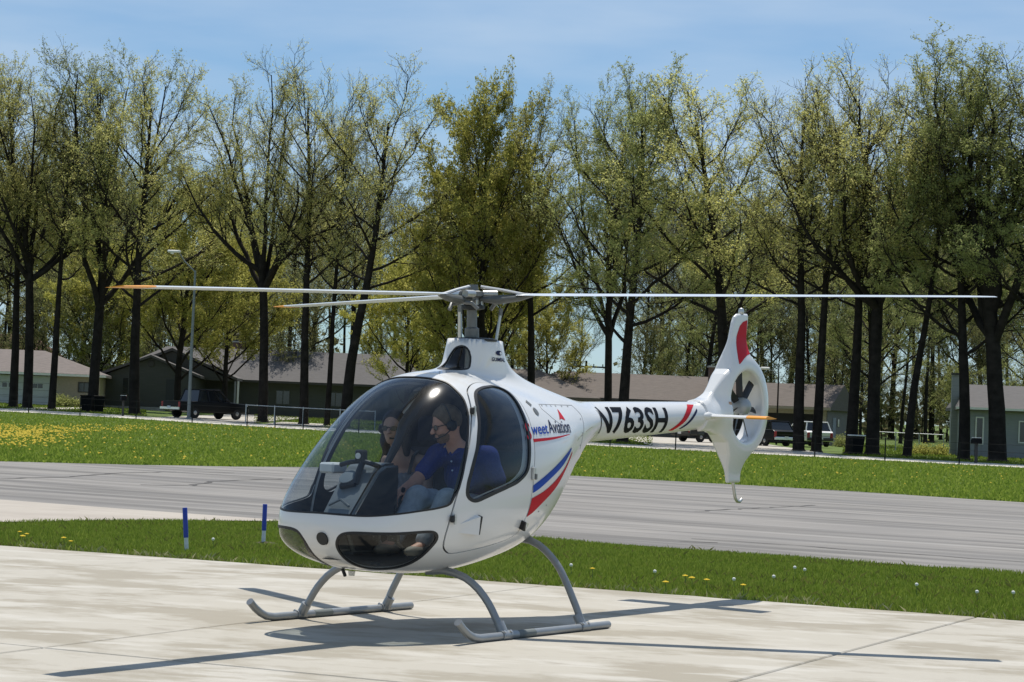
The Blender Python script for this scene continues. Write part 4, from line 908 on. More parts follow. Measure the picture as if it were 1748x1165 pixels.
def zcen(x):
    z = bzm(Ss(x)); t = np.clip((-x-.2)/.8, 0, 1); t = t*t*(3-2*t)
    return z*(1-t)+(P['bz0']+(P['bz1']-P['bz0'])*(-x-1)/2.8)*t
def FB(x, y, z):                                    # the body as one smooth implicit surface: cabin pod + mast fairing + tail boom
    S = Ss(x); zt, zb_, hw, zm = bzt(S), bzb(S), np.maximum(bhw(S), 1e-3), bzm(S); up = z > zm
    hh = np.maximum(np.where(up, zt-zm, zm-zb_), 1e-3); n = np.where(up, P['nu'], P['nl'])
    q = ((np.abs(y)/hw)**n+(np.abs(z-zm)/hh)**n)**(1/n); pod = (q-1)*np.minimum(hw, hh)
    pod = np.where(x < -1.45, np.maximum(pod, -1.45-x), pod)
    t = (-x-1)/2.8; bz = P['bz0']+(P['bz1']-P['bz0'])*t; br = P['br0']+(P['br1']-P['br0'])*t+P['bq']*t*(1-t)
    bo = np.sqrt(y*y+(z-bz)**2)-br; bo = np.where(x > -.3, np.maximum(bo, x+.3), bo)
    pf, pr, pw = bpf(z), bpr(z), bpw(z); cx = (pf+pr)/2; a = np.maximum((pf-pr)/2, .01)
    py = (((np.abs(x-cx)/a)**2.6+(np.abs(y)/pw)**2.6)**(1/2.6)-1)*np.minimum(a, pw); py = np.maximum(np.maximum(py, z-P['ptop']), 1.2-z)
    return smin(smin(pod, bo, .12), py, .1)
def grad(f, V, h=2e-3):
    x, y, z = V[:, 0], V[:, 1], V[:, 2]
    g = np.stack([f(x+h, y, z)-f(x-h, y, z), f(x, y+h, z)-f(x, y-h, z), f(x, y, z+h)-f(x, y, z-h)], -1)
    return g/(np.linalg.norm(g, axis=1)[:, None]+1e-12)
def body_grid():
    s = np.r_[np.linspace(0.012, 0.72, 110), np.linspace(0.725, 1.0, 34)]
    X = np.r_[P['xn']-BL*s**2, np.linspace(-1.52, -3.72, 120), np.linspace(0.42, -0.5, 46), np.linspace(0.25, 0.14, 10)]
    X = np.unique(np.round(X, 4))[::-1]; X = X[np.r_[True, np.abs(np.diff(X)) > 0.0015]]
    w = np.linspace(-1, 1, 221)[:-1]; ph = math.pi*np.sign(w)*np.abs(w)**1.18
    x, p_ = np.broadcast_arrays(X[:, None], ph[None]); zc = zcen(x); lo = np.zeros(x.shape); hi = np.full(x.shape, 1.3); sn, cs = np.sin(p_), np.cos(p_)
    for _ in range(30):
        m = (lo+hi)/2; ins = FB(x, m*sn, zc+m*cs) < 0; lo = np.where(ins, m, lo); hi = np.where(ins, hi, m)
    V = np.stack([x, lo*sn, zc+lo*cs], -1); nX, nP = x.shape; i = np.arange(nX-1)[:, None]*nP; k = np.arange(nP)[None]; k2 = (k+1) % nP
    a, b, c, d = i+k, i+k2, i+nP+k2, i+nP+k
    T = np.concatenate([np.stack([a, d, b], -1).reshape(-1, 3), np.stack([b, d, c], -1).reshape(-1, 3)])
    V = np.concatenate([V.reshape(-1, 3), [[P['xn'], 0, 0.70]]]); nv = len(V)-1
    T = np.concatenate([T, np.stack([np.full(nP, nv), k[0], k2[0]], -1)])
    # consistent outward winding
    n = np.cross(V[T[:, 1]]-V[T[:, 0]], V[T[:, 2]]-V[T[:, 0]]); c_ = V[T].mean(1); g = grad(FB, c_); fl = (n*g).sum(1) < 0; T[fl] = T[fl][:, ::-1]
    ar = np.linalg.norm(n, axis=1); return V, T[ar > 1e-10]
def clip(V, T, d):                                   # keep the part where d < 0, cutting triangles cleanly
    d = np.where(np.abs(d) < 1e-7, 1e-7, d); ins = d < 0; cnt = ins[T].sum(1); keep = T[cnt == 3]; mix = T[(cnt == 1) | (cnt == 2)]
    newV = []; cache = {}; out_ = []; base = len(V)
    def cut(a, b):
        k = (a, b) if a < b else (b, a)
        if k not in cache:
            t = d[a]/(d[a]-d[b]); cache[k] = base+len(newV); newV.append(V[a]+(V[b]-V[a])*t)
        return cache[k]
    for t in mix:
        s = [ins[t[0]], ins[t[1]], ins[t[2]]]
        if sum(s) == 1:
            i = s.index(True); a, b, c = t[i], t[(i+1) % 3], t[(i+2) % 3]; out_.append((a, cut(a, b), cut(a, c)))
        else:
            i = s.index(False); a, b, c = t[i], t[(i+1) % 3], t[(i+2) % 3]; p, q = cut(a, b), cut(c, a); out_.append((p, b, c)); out_.append((p, c, q))
    VV = np.concatenate([V, np.array(newV)]) if newV else V; TT = np.concatenate([keep, np.array(out_, dtype=keep.dtype)]) if out_ else keep
    u, inv = np.unique(TT, return_inverse=True); return VV[u], inv.reshape(-1, 3)
def boundary(T):
    e = np.concatenate([T[:, [0, 1]], T[:, [1, 2]], T[:, [2, 0]]]); key = np.sort(e, 1); _, i, c = np.unique(key, axis=0, return_index=True, return_counts=True)
    return e[i[c == 1]]
def skin(name, V, T, mats, parent, off=0.0, thick=0.0, f=FB):   # surface with exact normals; with a thickness it gets an inner face and rims
    N = grad(f, V); Vo = V+N*off
    if thick <= 0: VV, TT, NN, mi = Vo, T, N, np.zeros(len(T), int)
    else:
        B = boundary(T); n = len(V); Vi = Vo-N*thick; rv = np.concatenate([Vo[B[:, 0]], Vo[B[:, 1]], Vi[B[:, 1]], Vi[B[:, 0]]]); m = len(B); k = np.arange(m)+2*n
        R1 = np.stack([k, k+3*m, k+2*m], -1); R2 = np.stack([k, k+2*m, k+m], -1)
        rn = np.cross(Vi[B[:, 0]]-Vo[B[:, 0]], Vo[B[:, 1]]-Vo[B[:, 0]]); rn /= np.linalg.norm(rn, axis=1)[:, None]+1e-12
        VV = np.concatenate([Vo, Vi, rv]); TT = np.concatenate([T, T[:, ::-1]+n, R1, R2]); NN = np.concatenate([N, -N, rn, rn, rn, rn])
        mi = np.r_[np.zeros(len(T), int), np.ones(len(T), int), np.zeros(2*m, int)]
    me = bpy.data.meshes.new(name); me.vertices.add(len(VV)); me.vertices.foreach_set('co', VV.astype(np.float32).ravel()); k = len(TT)
    me.loops.add(3*k); me.loops.foreach_set('vertex_index', TT.astype(np.int32).ravel()); me.polygons.add(k); me.polygons.foreach_set('loop_start', np.arange(0, 3*k, 3, dtype=np.int32))
    me.update(calc_edges=True)
    for m_ in mats: me.materials.append(m_)
    me.polygons.foreach_set('material_index', mi.astype(np.int32)); me.polygons.foreach_set('use_smooth', np.ones(k, bool))
    if len(me.vertices) == len(NN): me.normals_split_custom_set_from_vertices([tuple(v) for v in NN])
    return link(name, me, parent)
def spoly(pts, n=10):                                # smooth closed curve through points (Catmull-Rom)
    p = np.array(pts, float); m = len(p); o = []
    for i in range(m):
        a, b, c, d = p[(i-1) % m], p[i], p[(i+1) % m], p[(i+2) % m]
        for k in range(n):
            t = k/n; o.append(0.5*((2*b)+(c-a)*t+(2*a-5*b+4*c-d)*t*t+(3*b-a-3*c+d)*t**3))
    return np.array(o)
def sdf2(poly, q):                                   # signed distance of points q to a closed polygon
    a = poly; b = np.roll(poly, -1, 0); best = np.full(len(q), 1e9); ins = np.zeros(len(q), bool)
    for i in range(len(a)):
        e = b[i]-a[i]; w = q-a[i]; t = np.clip((w@e)/max(e@e, 1e-12), 0, 1); r = w-t[:, None]*e; best = np.minimum(best, (r*r).sum(1))
        c1 = (a[i, 1] <= q[:, 1]) & (b[i, 1] > q[:, 1]); c2 = (b[i, 1] <= q[:, 1]) & (a[i, 1] > q[:, 1]); cr_ = e[0]*w[:, 1]-e[1]*w[:, 0]
        ins ^= (c1 & (cr_ > 0)) | (c2 & (cr_ < 0))
    return np.where(ins, -1, 1)*np.sqrt(best)
PC = np.array([0.3, 0, 0.95])
def uv_dir(D):
    D = D/np.linalg.norm(D, axis=1)[:, None]; th = np.arccos(np.clip(D[:, 0], -1, 1)); r = np.hypot(D[:, 1], D[:, 2])+1e-9
    return np.stack([th*D[:, 1]/r, th*D[:, 2]/r], -1)
def ae(pts):                                         # azimuth / elevation round the cabin centre -> wrap-around chart
    p = np.radians(np.array(pts, float)); D = np.stack([np.cos(p[:, 0])*np.cos(p[:, 1]), np.sin(p[:, 0])*np.cos(p[:, 1]), np.sin(p[:, 1])], -1); return uv_dir(D)
def field(poly, V):
    D = V-PC; R = np.linalg.norm(D, axis=1); D = D*[1, 1, 1]; D[:, 1] = np.abs(D[:, 1]); return sdf2(poly, uv_dir(D))*R
ws_half = [(0, -7.4), (7.2, -7.5), (14.3, -7.6), (21.3, -7.3), (28.6, -7.0), (35.0, -6.7), (39.6, -5.6), (41.7, -1.9), (43.5, .9), (46, 10.1), (48.5, 23.4), (50.4, 35), (50.4, 42.4), (49.2, 47.8), (45.4, 52.7), (38.4, 58.6), (26.5, 61.6), (12, 63), (0, 63.4)]
WSP = spoly(ae(ws_half + [(-a, e) for a, e in ws_half[-2:0:-1]]), 6)
WINP = spoly(ae([(62.2, 54.1), (76.7, 60.5), (95, 63.2), (112.4, 63.5), (127, 59.5), (127.5, 55.2), (121.1, 49.6), (115.6, 43.4), (111.8, 34.8), (108.6, 25.1), (105.8, 16.1), (101.9, 10.1), (91.9, 5.), (80, 1.7), (68.9, -1.2), (61, -3.4), (54.2, -5.2), (50.3, -4.6), (47.7, -2.), (48., 3.3), (49.7, 9), (53.3, 19.4), (55.3, 27.2), (57.2, 35), (58.4, 43.3)]), 6)
DOORP = spoly(ae([(87.3, 66.5), (67.4, 62.6), (59.5, 58.8), (54.6, 53.9), (53.8, 48.), (53.5, 42.7), (52.6, 37.), (49.8, 24.3), (47., 14.3), (43.7, 2.4), (40.5, -8.9), (38.6, -15.7), (37.8, -19.1), (37.6, -22.9), (39.2, -26.3), (42.8, -28.8), (60, -32), (80, -33), (98, -31), (106, -25), (109, -12), (110.5, 2), (112, 14), (114.3, 25), (117.5, 36), (121.5, 44), (127, 50.5), (132, 56), (131, 62), (112, 66.5)]), 5)
CHINP = spoly(ae([(5.6, -15.2), (7., -13.0), (9.2, -12.1), (13.5, -11.9), (20.3, -12.3), (28., -13.5), (32.8, -14.7), (34.6, -16.4), (34.6, -18.6), (32.6, -21.), (28.5, -24.6), (24.2, -27.0), (18.5, -28.6), (12.6, -28.6), (8.3, -27.2), (6.4, -24.2), (5.6, -20.7), (5.3, -17.6)]), 6)
PYLP = spoly([(-.05, 1.755), (-.06, 1.80), (-.048, 1.85), (-.005, 1.888), (.06, 1.906), (.13, 1.905), (.185, 1.882), (.214, 1.838), (.212, 1.785), (.18, 1.752), (.06, 1.742)], 6)
def pylf(V):
    b = np.arctan2(V[:, 1], V[:, 0])*0.33; d = sdf2(PYLP, np.stack([b, V[:, 2]], -1)); return np.where((V[:, 0] > 0.02) & (V[:, 2] > 1.6), d, 1.0)
VB, TB = body_grid()
def multi(V, T, *fs):
    for f in fs: V, T = clip(V, T, f(V))
    return V, T
ws = lambda V: field(WSP, V); dr = lambda V: np.where(V[:, 0] < -1.0, 1.0, field(DOORP, V)); wn = lambda V: np.where(V[:, 0] < -1.0, 1.0, field(WINP, V)); chn = lambda V: np.where(V[:, 0] < 0.2, 1.0, field(CHINP, V))
port = lambda V: -V[:, 1]; star = lambda V: V[:, 1]
V, T = multi(VB, TB, lambda V: -ws(V), lambda V: 0.006-dr(V), lambda V: -chn(V), lambda V: -pylf(V), lambda V: np.maximum(V[:, 1]**2+(V[:, 2]-0.634)**2 < 1e9, 0)*0 + (0.041-np.hypot(V[:, 1]-0.03, V[:, 2]-0.622)) + (V[:, 0] < 1)*-9)
body = skin('fuselage', V, T, [WHITE, INNER], heli, 0, 0.018)
# windows and doors
V, T = multi(VB, TB, lambda V: ws(V)-0.004); skin('windshield', V, T, [WSG], heli, -0.004)
V, T = multi(VB, TB, lambda V: ws(V)-0.004, lambda V: -0.008-ws(V)); skin('windshield_seal', V, T, [RUBBER, RUBBER], heli, 0.0015, 0.012)
for side in (port, star):
    V, T = multi(VB, TB, side, lambda V: dr(V)+0.005, lambda V: -wn(V)); door = skin('door', V, T, [WHITE, INNER], heli, 0.001, 0.03)
    V, T = multi(VB, TB, side, lambda V: wn(V)-0.003); skin('door_window', V, T, [DOORG], door, -0.006)
    V, T = multi(VB, TB, side, lambda V: wn(V)-0.010, lambda V: -0.016-wn(V)); skin('window_seal', V, T, [RUBBER, RUBBER], door, 0.003, 0.012)
    V, T = multi(VB, TB, side, lambda V: dr(V)-0.022, lambda V: -0.022-dr(V)); skin('door_seal', V, T, [RUBBER], heli, -0.012)
    V, T = multi(VB, TB, side, lambda V: chn(V)-0.004); skin('chin_window', V, T, [CHING], heli, -0.003)
    V, T = multi(VB, TB, side, lambda V: chn(V)-0.007, lambda V: -0.011-chn(V)); skin('chin_window_seal', V, T, [RUBBER, RUBBER], heli, 0.0015, 0.012)
V, T = multi(VB, TB, lambda V: pylf(V)-0.004); skin('fairing_window', V, T, [CHING], heli, -0.008)
V, T = multi(VB, TB, lambda V: pylf(V)-0.006, lambda V: -0.006-pylf(V)); skin('fairing_window_seal', V, T, [RUBBER, RUBBER], heli, 0.001, 0.01)
MB().lathe([(0.028, 0), (0.028, 0.25)], (0.06, 0.035, 1.70), n=14).build('gearbox_column', mat('cast_grey', (0.7, 0.7, 0.7), 0.5), heli, True)
WSH = WINP-np.array([0.105, -0.01]); wsh = lambda V: -np.where(V[:, 0] < -1.0, 1.0, sdf2(WSH, uv_dir((V-PC)))*0.65)
V, T = multi(VB, TB, port, lambda V: wn(V)+0.018, wsh); skin('inner_frame_strip', V, T, [WHITE], heli, -0.022)
def surf_y(x, z, sgn=1):                             # the port (or starboard) skin at side-view position x, z
    x = np.asarray(x, float); z = np.asarray(z, float); lo = np.zeros(x.shape); hi = np.full(x.shape, 0.9)
    for _ in range(30):
        m = (lo+hi)/2; ins = FB(x, m, z) < 0; lo = np.where(ins, m, lo); hi = np.where(ins, hi, m)
    return np.stack([x, sgn*lo, z], -1)
def spt(x, z, off=0.0): q = surf_y([x], [z]); return (q+grad(FB, q)*off)[0]
# stripes
def wrap_face(name, polys, m, parent=body, cell=0.012, off=0.0024):
    """flat side-view outlines cut into small cells and laid on the port skin"""
    bm = bmesh.new()
    for pl in polys: bm.faces.new([bm.verts.new((x, z, 0)) for x, z in pl])
    bmesh.ops.triangulate(bm, faces=bm.faces[:]); C_ = np.array([v.co[:] for v in bm.verts]); lo, hi = C_.min(0), C_.max(0)
    for ax, no in ((0, (1, 0, 0)), (1, (0, 1, 0))):
        for t in np.arange(lo[ax]+cell, hi[ax], cell):
            co = [0, 0, 0]; co[ax] = t; bmesh.ops.bisect_plane(bm, geom=bm.verts[:]+bm.edges[:]+bm.faces[:], plane_co=co, plane_no=no)
    bmesh.ops.triangulate(bm, faces=bm.faces[:]); bmesh.ops.remove_doubles(bm, verts=bm.verts[:], dist=1e-5); C_ = np.array([v.co[:] for v in bm.verts]); q = surf_y(C_[:, 0], C_[:, 1]); q = q+grad(FB, q)*off
    T = np.array([[v.index for v in f.verts] for f in bm.faces]) if not bm.verts.index_update() else None; bm.free()
    n = np.cross(q[T[:, 1]]-q[T[:, 0]], q[T[:, 2]]-q[T[:, 0]]); fl = n[:, 1] < 0; T[fl] = T[fl][:, ::-1]
    return skin(name, q, T, [m], parent)
def curve2(pts, n=8):                                # smooth open curve
    p = np.array(pts, float); p = np.vstack([2*p[0]-p[1], p, 2*p[-1]-p[-2]]); o = []
    for i in range(1, len(p)-2):
        for k in range(n):
            t = k/n; a, b, c, d = p[i-1:i+3]; o.append(0.5*((2*b)+(c-a)*t+(2*a-5*b+4*c-d)*t*t+(3*b-a-3*c+d)*t**3))
    o.append(p[-2]); return [tuple(v) for v in o]
def stripe(name, top, bot, m): return wrap_face(name, [curve2(top)+curve2(bot)[::-1]], m)
stripe('blue_stripe', [(.068, .979), (-.121, 1.017), (-.402, 1.103), (-.556, 1.161), (-.69, 1.238)], [(.064, .928), (-.037, .958), (-.217, 1.024), (-.48, 1.117), (-.659, 1.203), (-.688, 1.230)], BLUED)
stripe('red_stripe', [(.073, .892), (-.135, .945), (-.37, 1.029), (-.565, 1.116), (-.72, 1.212)], [(.10, .765), (.011, .799), (-.11, .857), (-.346, .962), (-.522, 1.065), (-.695, 1.178), (-.717, 1.205)], RED)
stripe('red_underline', [(.046, 1.292), (-.3, 1.308), (-.66, 1.331)], [(.04, 1.270), (-.3, 1.292), (-.655, 1.326)], RED)
wrap_face('red_sail', [[(-.645, 1.505), (-.535, 1.428), (-.59, 1.438), (-.655, 1.424)]], RED)
stripe('red_stripe', [(-3.125, 1.590), (-3.03, 1.545), (-2.91, 1.455), (-2.80, 1.392), (-2.77, 1.378)][::-1], [(-3.02, 1.590), (-2.93, 1.535), (-2.83, 1.455), (-2.72, 1.385), (-2.70, 1.377)][::-1], RED)
stripe('dark_blue_stripe', [(-3.13, 1.562), (-3.05, 1.515), (-2.945, 1.44), (-2.87, 1.395)][::-1], [(-3.13, 1.545), (-3.06, 1.492), (-2.965, 1.425), (-2.895, 1.391)][::-1], NAVY)
def disc(name, x, z, rx, rz, m, off=0.003, n=24, parent=body):
    a = np.arange(n)*2*np.pi/n; X = np.r_[x, x+rx*np.cos(a)]; Z = np.r_[z, z+rz*np.sin(a)]; q = surf_y(X, Z); q = q+grad(FB, q)*off
    return obj(name, q, [(0, 1+i, 1+(i+1) % n) for i in range(n)], m, parent, True)
# panel line of the engine cover
def seam(name, pts, r=0.0035, m=None):
    q = np.array(pts, float); t = np.linspace(0, 1, 60); d = np.r_[0, np.cumsum(np.linalg.norm(np.diff(q, axis=0), axis=1))]; d /= d[-1]
    s = surf_y(np.interp(t, d, q[:, 0]), np.interp(t, d, q[:, 1])); MB().tube(s, r, 5).build(name, m or DARKM, body, True)
SEAM = mat('panel_gap', (0.25, 0.25, 0.26), 0.6)
seam('panel_seam', [(-.30, 1.50), (-.32, 1.531), (-.72, 1.534), (-1.0, 1.537)], 0.0025, SEAM)
for fx, fz in [(-.36, 1.522), (-.46, 1.523), (-.56, 1.523), (-.66, 1.524), (-.78, 1.525), (-.90, 1.526), (-1.02, 1.44), (-1.01, 1.34), (-.97, 1.25), (.03, .80), (-.08, .80), (-.2, .84)]: disc('fastener', fx, fz, 0.006, 0.006, GREYM, 0.002, 10)
seam('panel_seam', [(-.30, 1.50), (-.40, 1.44), (-.50, 1.40)], 0.002, SEAM); seam('panel_seam', [(-1.0, 1.537), (-1.07, 1.47), (-1.05, 1.36), (-.98, 1.22)], 0.002, SEAM)
# lettering, wrapped on the skin
def lettering(name, body_txt, x0, x1, z0, z1, m, shear=0.0, bold=0.0, rows=14, zslope=0.0, parent=body):
    cu = bpy.data.curves.new(name, 'FONT'); cu.body = body_txt; cu.shear = shear; cu.offset = bold; cu.resolution_u = 3
    to = bpy.data.objects.new(name, cu); COL.objects.link(to); dg = bpy.context.evaluated_depsgraph_get(); me = bpy.data.meshes.new_from_object(to.evaluated_get(dg)); bpy.data.objects.remove(to); bpy.data.curves.remove(cu)
    me.name = name; bm = bmesh.new(); bm.from_mesh(me); xs = [v.co.x for v in bm.verts]; ys = [v.co.y for v in bm.verts]; a0, a1, b0, b1 = min(xs), max(xs), min(ys), max(ys)
    for k in range(1, rows):
        bmesh.ops.bisect_plane(bm, geom=bm.verts[:]+bm.edges[:]+bm.faces[:], plane_co=(0, b0+(b1-b0)*k/rows, 0), plane_no=(0, 1, 0))
    for k in range(1, 3*len(body_txt)):
        bmesh.ops.bisect_plane(bm, geom=bm.verts[:]+bm.edges[:]+bm.faces[:], plane_co=(a0+(a1-a0)*k/(3*len(body_txt)), 0, 0), plane_no=(1, 0, 0))
    bmesh.ops.triangulate(bm, faces=bm.faces[:]); C_ = np.array([v.co[:] for v in bm.verts]); u = (C_[:, 0]-a0)/(a1-a0); v = (C_[:, 1]-b0)/(b1-b0)
    X = x0+(x1-x0)*u; Z = z0+(z1-z0)*v+zslope*u; q = surf_y(X, Z); q = q+grad(FB, q)*0.0028
    for vv, c in zip(bm.verts, q): vv.co = c
    bm.to_mesh(me); bm.free(); me.materials.clear(); me.materials.append(m); return link(name, me, parent)
lettering('registration_lettering', 'N763SH', -1.50, -2.61, 1.335, 1.538, BLACKD, 0.0, 0.024, zslope=0.022)
lettering('blue_lettering', 'weet', 0.035, -0.235, 1.318, 1.382, BLUED, 0.12, 0.012, rows=6, zslope=0.012)
lettering('dark_lettering', 'Aviation', -0.245, -0.70, 1.332, 1.424, NAVY, 0.12, 0.006, rows=6, zslope=0.006)
lettering('red_letter', 'S', 0.125, 0.05, 1.285, 1.40, RED, 0.12, 0.012, rows=6, parent=body)
lettering('maker_lettering', 'GUIMBAL', -0.035, -0.215, 1.815, 1.842, NAVY, 0.0, 0.02, rows=3)
disc('maker_emblem', -0.125, 1.874, 0.042, 0.017, NAVY); disc('emblem_highlight', -0.145, 1.873, 0.016, 0.009, WHITE, 0.0045)
disc('fuel_cap', -0.16, 1.478, 0.03, 0.026, GREYM, 0.004); wrap_face('placard', [[(-.10, 1.54), (-.14, 1.555), (-.17, 1.525), (-.13, 1.51)]], GREYM)
# latches, hinges, scoops on the port side
def blob(name, p, s, m, parent=heli, bev=0.006, rz=0.0):
    o = MB().box((-s[0], -s[1], -s[2]), s, bev=bev).build(name, m, parent); o.location = p; o.rotation_euler = (0, 0, rz); return o
for (x, z) in ((0.652, 1.462), (0.972, 0.768)):
    h_ = blob('hinge', spt(x, z, 0.008), (0.035, 0.014, 0.022), DARKM, rz=0.35); MB().tube([(0, 0.012, -0.035), (0, 0.012, 0.03)], 0.009, 8).build('pin', STEEL, h_)
hd = blob('door_handle', spt(0.088, 1.06, 0.012), (0.016, 0.012, 0.045), STEEL, rz=0.1); MB().box((-0.01, 0.01, -0.04), (0.01, 0.026, 0.0), bev=0.004).build('lever', GREYM, hd)
def scoop(x0, x1, z0, z1, name='air_scoop'):
    a, b, c, d = spt(x1, z0, 0.001), spt(x0, z0, 0.001), spt(x0, z1, 0.001), spt(x1, (z0+z1)/2, 0.001); n = grad(FB, np.array([spt(x0, z0)]))[0]
    o = MB().add([a, b+n*0.045, c+n*0.03, d, b, c], [(0, 1, 2, 3), (0, 4, 1), (3, 2, 5)]).build(name, WHITE, heli)
    b2, c2 = spt(x0-(0.02 if x1 > x0 else -0.02), z0, 0.003), spt(x0-(0.02 if x1 > x0 else -0.02), z1, 0.003); MB().add([b+n*0.044, c+n*0.029, c2+n*0.03, b2+n*0.036, b, c, c2, b2], [(0, 1, 2, 3), (4, 7, 6, 5), (0, 3, 7, 4), (1, 5, 6, 2), (3, 2, 6, 7)]).build('scoop_mouth', RUBBER, o)
scoop(0.735, 0.90, 0.675, 0.79); scoop(0.145, 0.02, 0.69, 0.745)
sp_ = spt(0.035, 1.29, 0.004)
# landing light in the nose
nl = grad(FB, np.array([[1.612, 0.03, 0.622]]))[0]
ll = MB().lathe([(0.043, 0.004), (0.041, 0.004), (0.038, -0.02), (0.02, -0.05), (0.0, -0.055)], (1.612, 0.03, 0.622), nl, 24).build('landing_light', DARKM, heli, True)
MB().lathe([(0.0385, -0.016), (0.03, -0.008), (0.0, -0.004)], (1.612, 0.03, 0.622), nl, 24).build('lens', mat('lamp_lens', (0.10, 0.10, 0.10), 0.08, spec=0.8), ll, True)
# cabin interior
SEATM = mat('seat_fabric', (0.012, 0.016, 0.03), 0.85, noise=0.2, nscale=40); CONS = mat('console_grey', (0.17, 0.185, 0.19), 0.3, spec=0.6); PANELB = mat('instrument_black', (0.012, 0.013, 0.015), 0.45)
DARKBLUE = mat('carpet_dark', (0.012, 0.015, 0.022), 0.9)
a = np.arange(40)*2*np.pi/40; xb_ = -0.10; sb = Ss(np.array([xb_]))[0]
def section(x, k=0.95):
    w = np.linspace(0, 2*np.pi, 49)[:-1]; xx = np.full(48, x); zc = zcen(xx); lo = np.zeros(48); hi = np.full(48, 1.2)
    for _ in range(28):
        m = (lo+hi)/2; ins = FB(xx, m*np.sin(w), zc+m*np.cos(w)) < 0; lo = np.where(ins, m, lo); hi = np.where(ins, hi, m)
    return np.stack([xx, k*lo*np.sin(w), zc+k*lo*np.cos(w)], -1)
sA, sB = section(-0.08, 0.965), section(-0.14, 0.965)
obj('rear_bulkhead', np.concatenate([sA, sB]), [tuple(range(48)), tuple(range(95, 47, -1))]+[(i, 48+i, 48+(i+1) % 48, (i+1) % 48) for i in range(48)], INNER, heli)
xs = np.linspace(1.50, -0.1, 16); hwf = []
for x in xs:
    y = np.linspace(0, 0.7, 141); inside = FB(np.full(141, x), y, np.full(141, 0.50)) < -0.028; hwf.append(y[inside].max() if inside.any() else 0.01)
Vf = [(x, s*h_, z) for z in (0.50, 0.485) for x, h_ in zip(xs, hwf) for s in (1, -1)]; nf = len(xs); Ff = [(2*i, 2*i+1, 2*i+3, 2*i+2) for i in range(nf-1)]+[(2*nf+2*i, 2*nf+2*i+2, 2*nf+2*i+3, 2*nf+2*i+1) for i in range(nf-1)]
obj('cabin_floor', Vf, Ff, DARKBLUE, heli)
for sy in (0.28, -0.28):
    seat = MB().box((0.04, sy-0.19, 0.58), (0.52, sy+0.19, 0.69), bev=0.03).build('seat', SEATM, heli)
    bk = MB().add([(0.08, sy-0.21, 0.66), (0.08, sy+0.21, 0.66), (-0.06, sy+0.21, 0.66), (-0.06, sy-0.21, 0.66), (0.06, sy-0.19, 1.20), (0.06, sy+0.19, 1.20), (-0.06, sy+0.19, 1.20), (-0.06, sy-0.19, 1.20)], [(3, 2, 1, 0), (4, 5, 6, 7), (0, 1, 5, 4), (1, 2, 6, 5), (2, 3, 7, 6), (3, 0, 4, 7)]).build('backrest', SEATM, seat)
    MB().box((-0.05, sy-0.12, 1.22), (0.05, sy+0.12, 1.42), bev=0.03).build('headrest', SEATM, seat)
# console: pedestal rising from the nose, hood on top
con = empty('console', (0, 0, 0)); con.parent = heli
hw_ = 0.145
prof = [(1.50, 0.70), (1.20, 1.06), (1.12, 1.10), (0.98, 1.105), (0.95, 0.98), (1.02, 0.70), (1.02, 0.52), (1.40, 0.52)]
pd = bmesh.new(); vs = [[pd.verts.new((x, s*(hw_ if x < 1.3 else hw_*0.86), z)) for x, z in prof] for s in (-1, 1)]; pd.faces.new(vs[0]); pd.faces.new(vs[1][::-1])
for i in range(len(prof)): j = (i+1) % len(prof); pd.faces.new((vs[0][i], vs[1][i], vs[1][j], vs[0][j]))
bmesh.ops.recalc_face_normals(pd, faces=pd.faces); bmesh.ops.bevel(pd, geom=pd.edges[:], offset=0.025, segments=3, affect='EDGES'); me = bpy.data.meshes.new('pedestal'); pd.to_mesh(me); pd.free(); me.materials.append(CONS); me.materials.append(PANELB); me.polygons.foreach_set('material_index', np.array([1 if abs(p.normal.y) > 0.75 or p.normal.x < -0.5 else 0 for p in me.polygons], dtype=np.int32)); me.polygons.foreach_set('use_smooth', np.ones(len(me.polygons), bool)); me.set_sharp_from_angle(angle=0.6); link('pedestal', me, con)
hood = MB().tube([(1.21, y, 1.075+0.035*math.cos(y*9)) for y in np.linspace(-0.155, 0.155, 9)], 0.016, 8).build('hood_edge', PANELB, con, True)
MB().box((0.955, -0.13, 0.80), (0.975, 0.13, 1.09), bev=0.008).build('instrument_panel', PANELB, con)
cpm = MB().box((1.17, -0.035, 1.10), (1.23, 0.035, 1.185), bev=0.01).build('compass', PANELB, con); MB().lathe([(0.02, 0), (0.02, 0.006)], (1.231, 0, 1.145), (1, 0, 0), 12).build('compass_dial', LAMP_W, cpm)
br_ = MB()
br_.tube([(1.21, 0.02, 1.10), (1.265, 0.03, 1.03), (1.29, 0.03, 0.965)], 0.022, 8); br_.tube([(1.29, 0.03, 0.965), (1.315, -0.07, 0.945)], 0.02, 8); br_.build('bracket', PANELB, con, True)
MB().lathe([(0.06, -0.003), (0.06, 0.006), (0.045, 0.008)], (1.275, -0.045, 1.005), (0.66, 0, 0.75), 16).build('round_vent', mat('vent_grey', (0.16, 0.19, 0.21), 0.5), con, True)
MB().tube([(1.415, -0.08, 0.825), (1.40, 0.0, 0.865), (1.415, 0.08, 0.825)], 0.009, 6).build('moulded_handle', CONS, con, True)
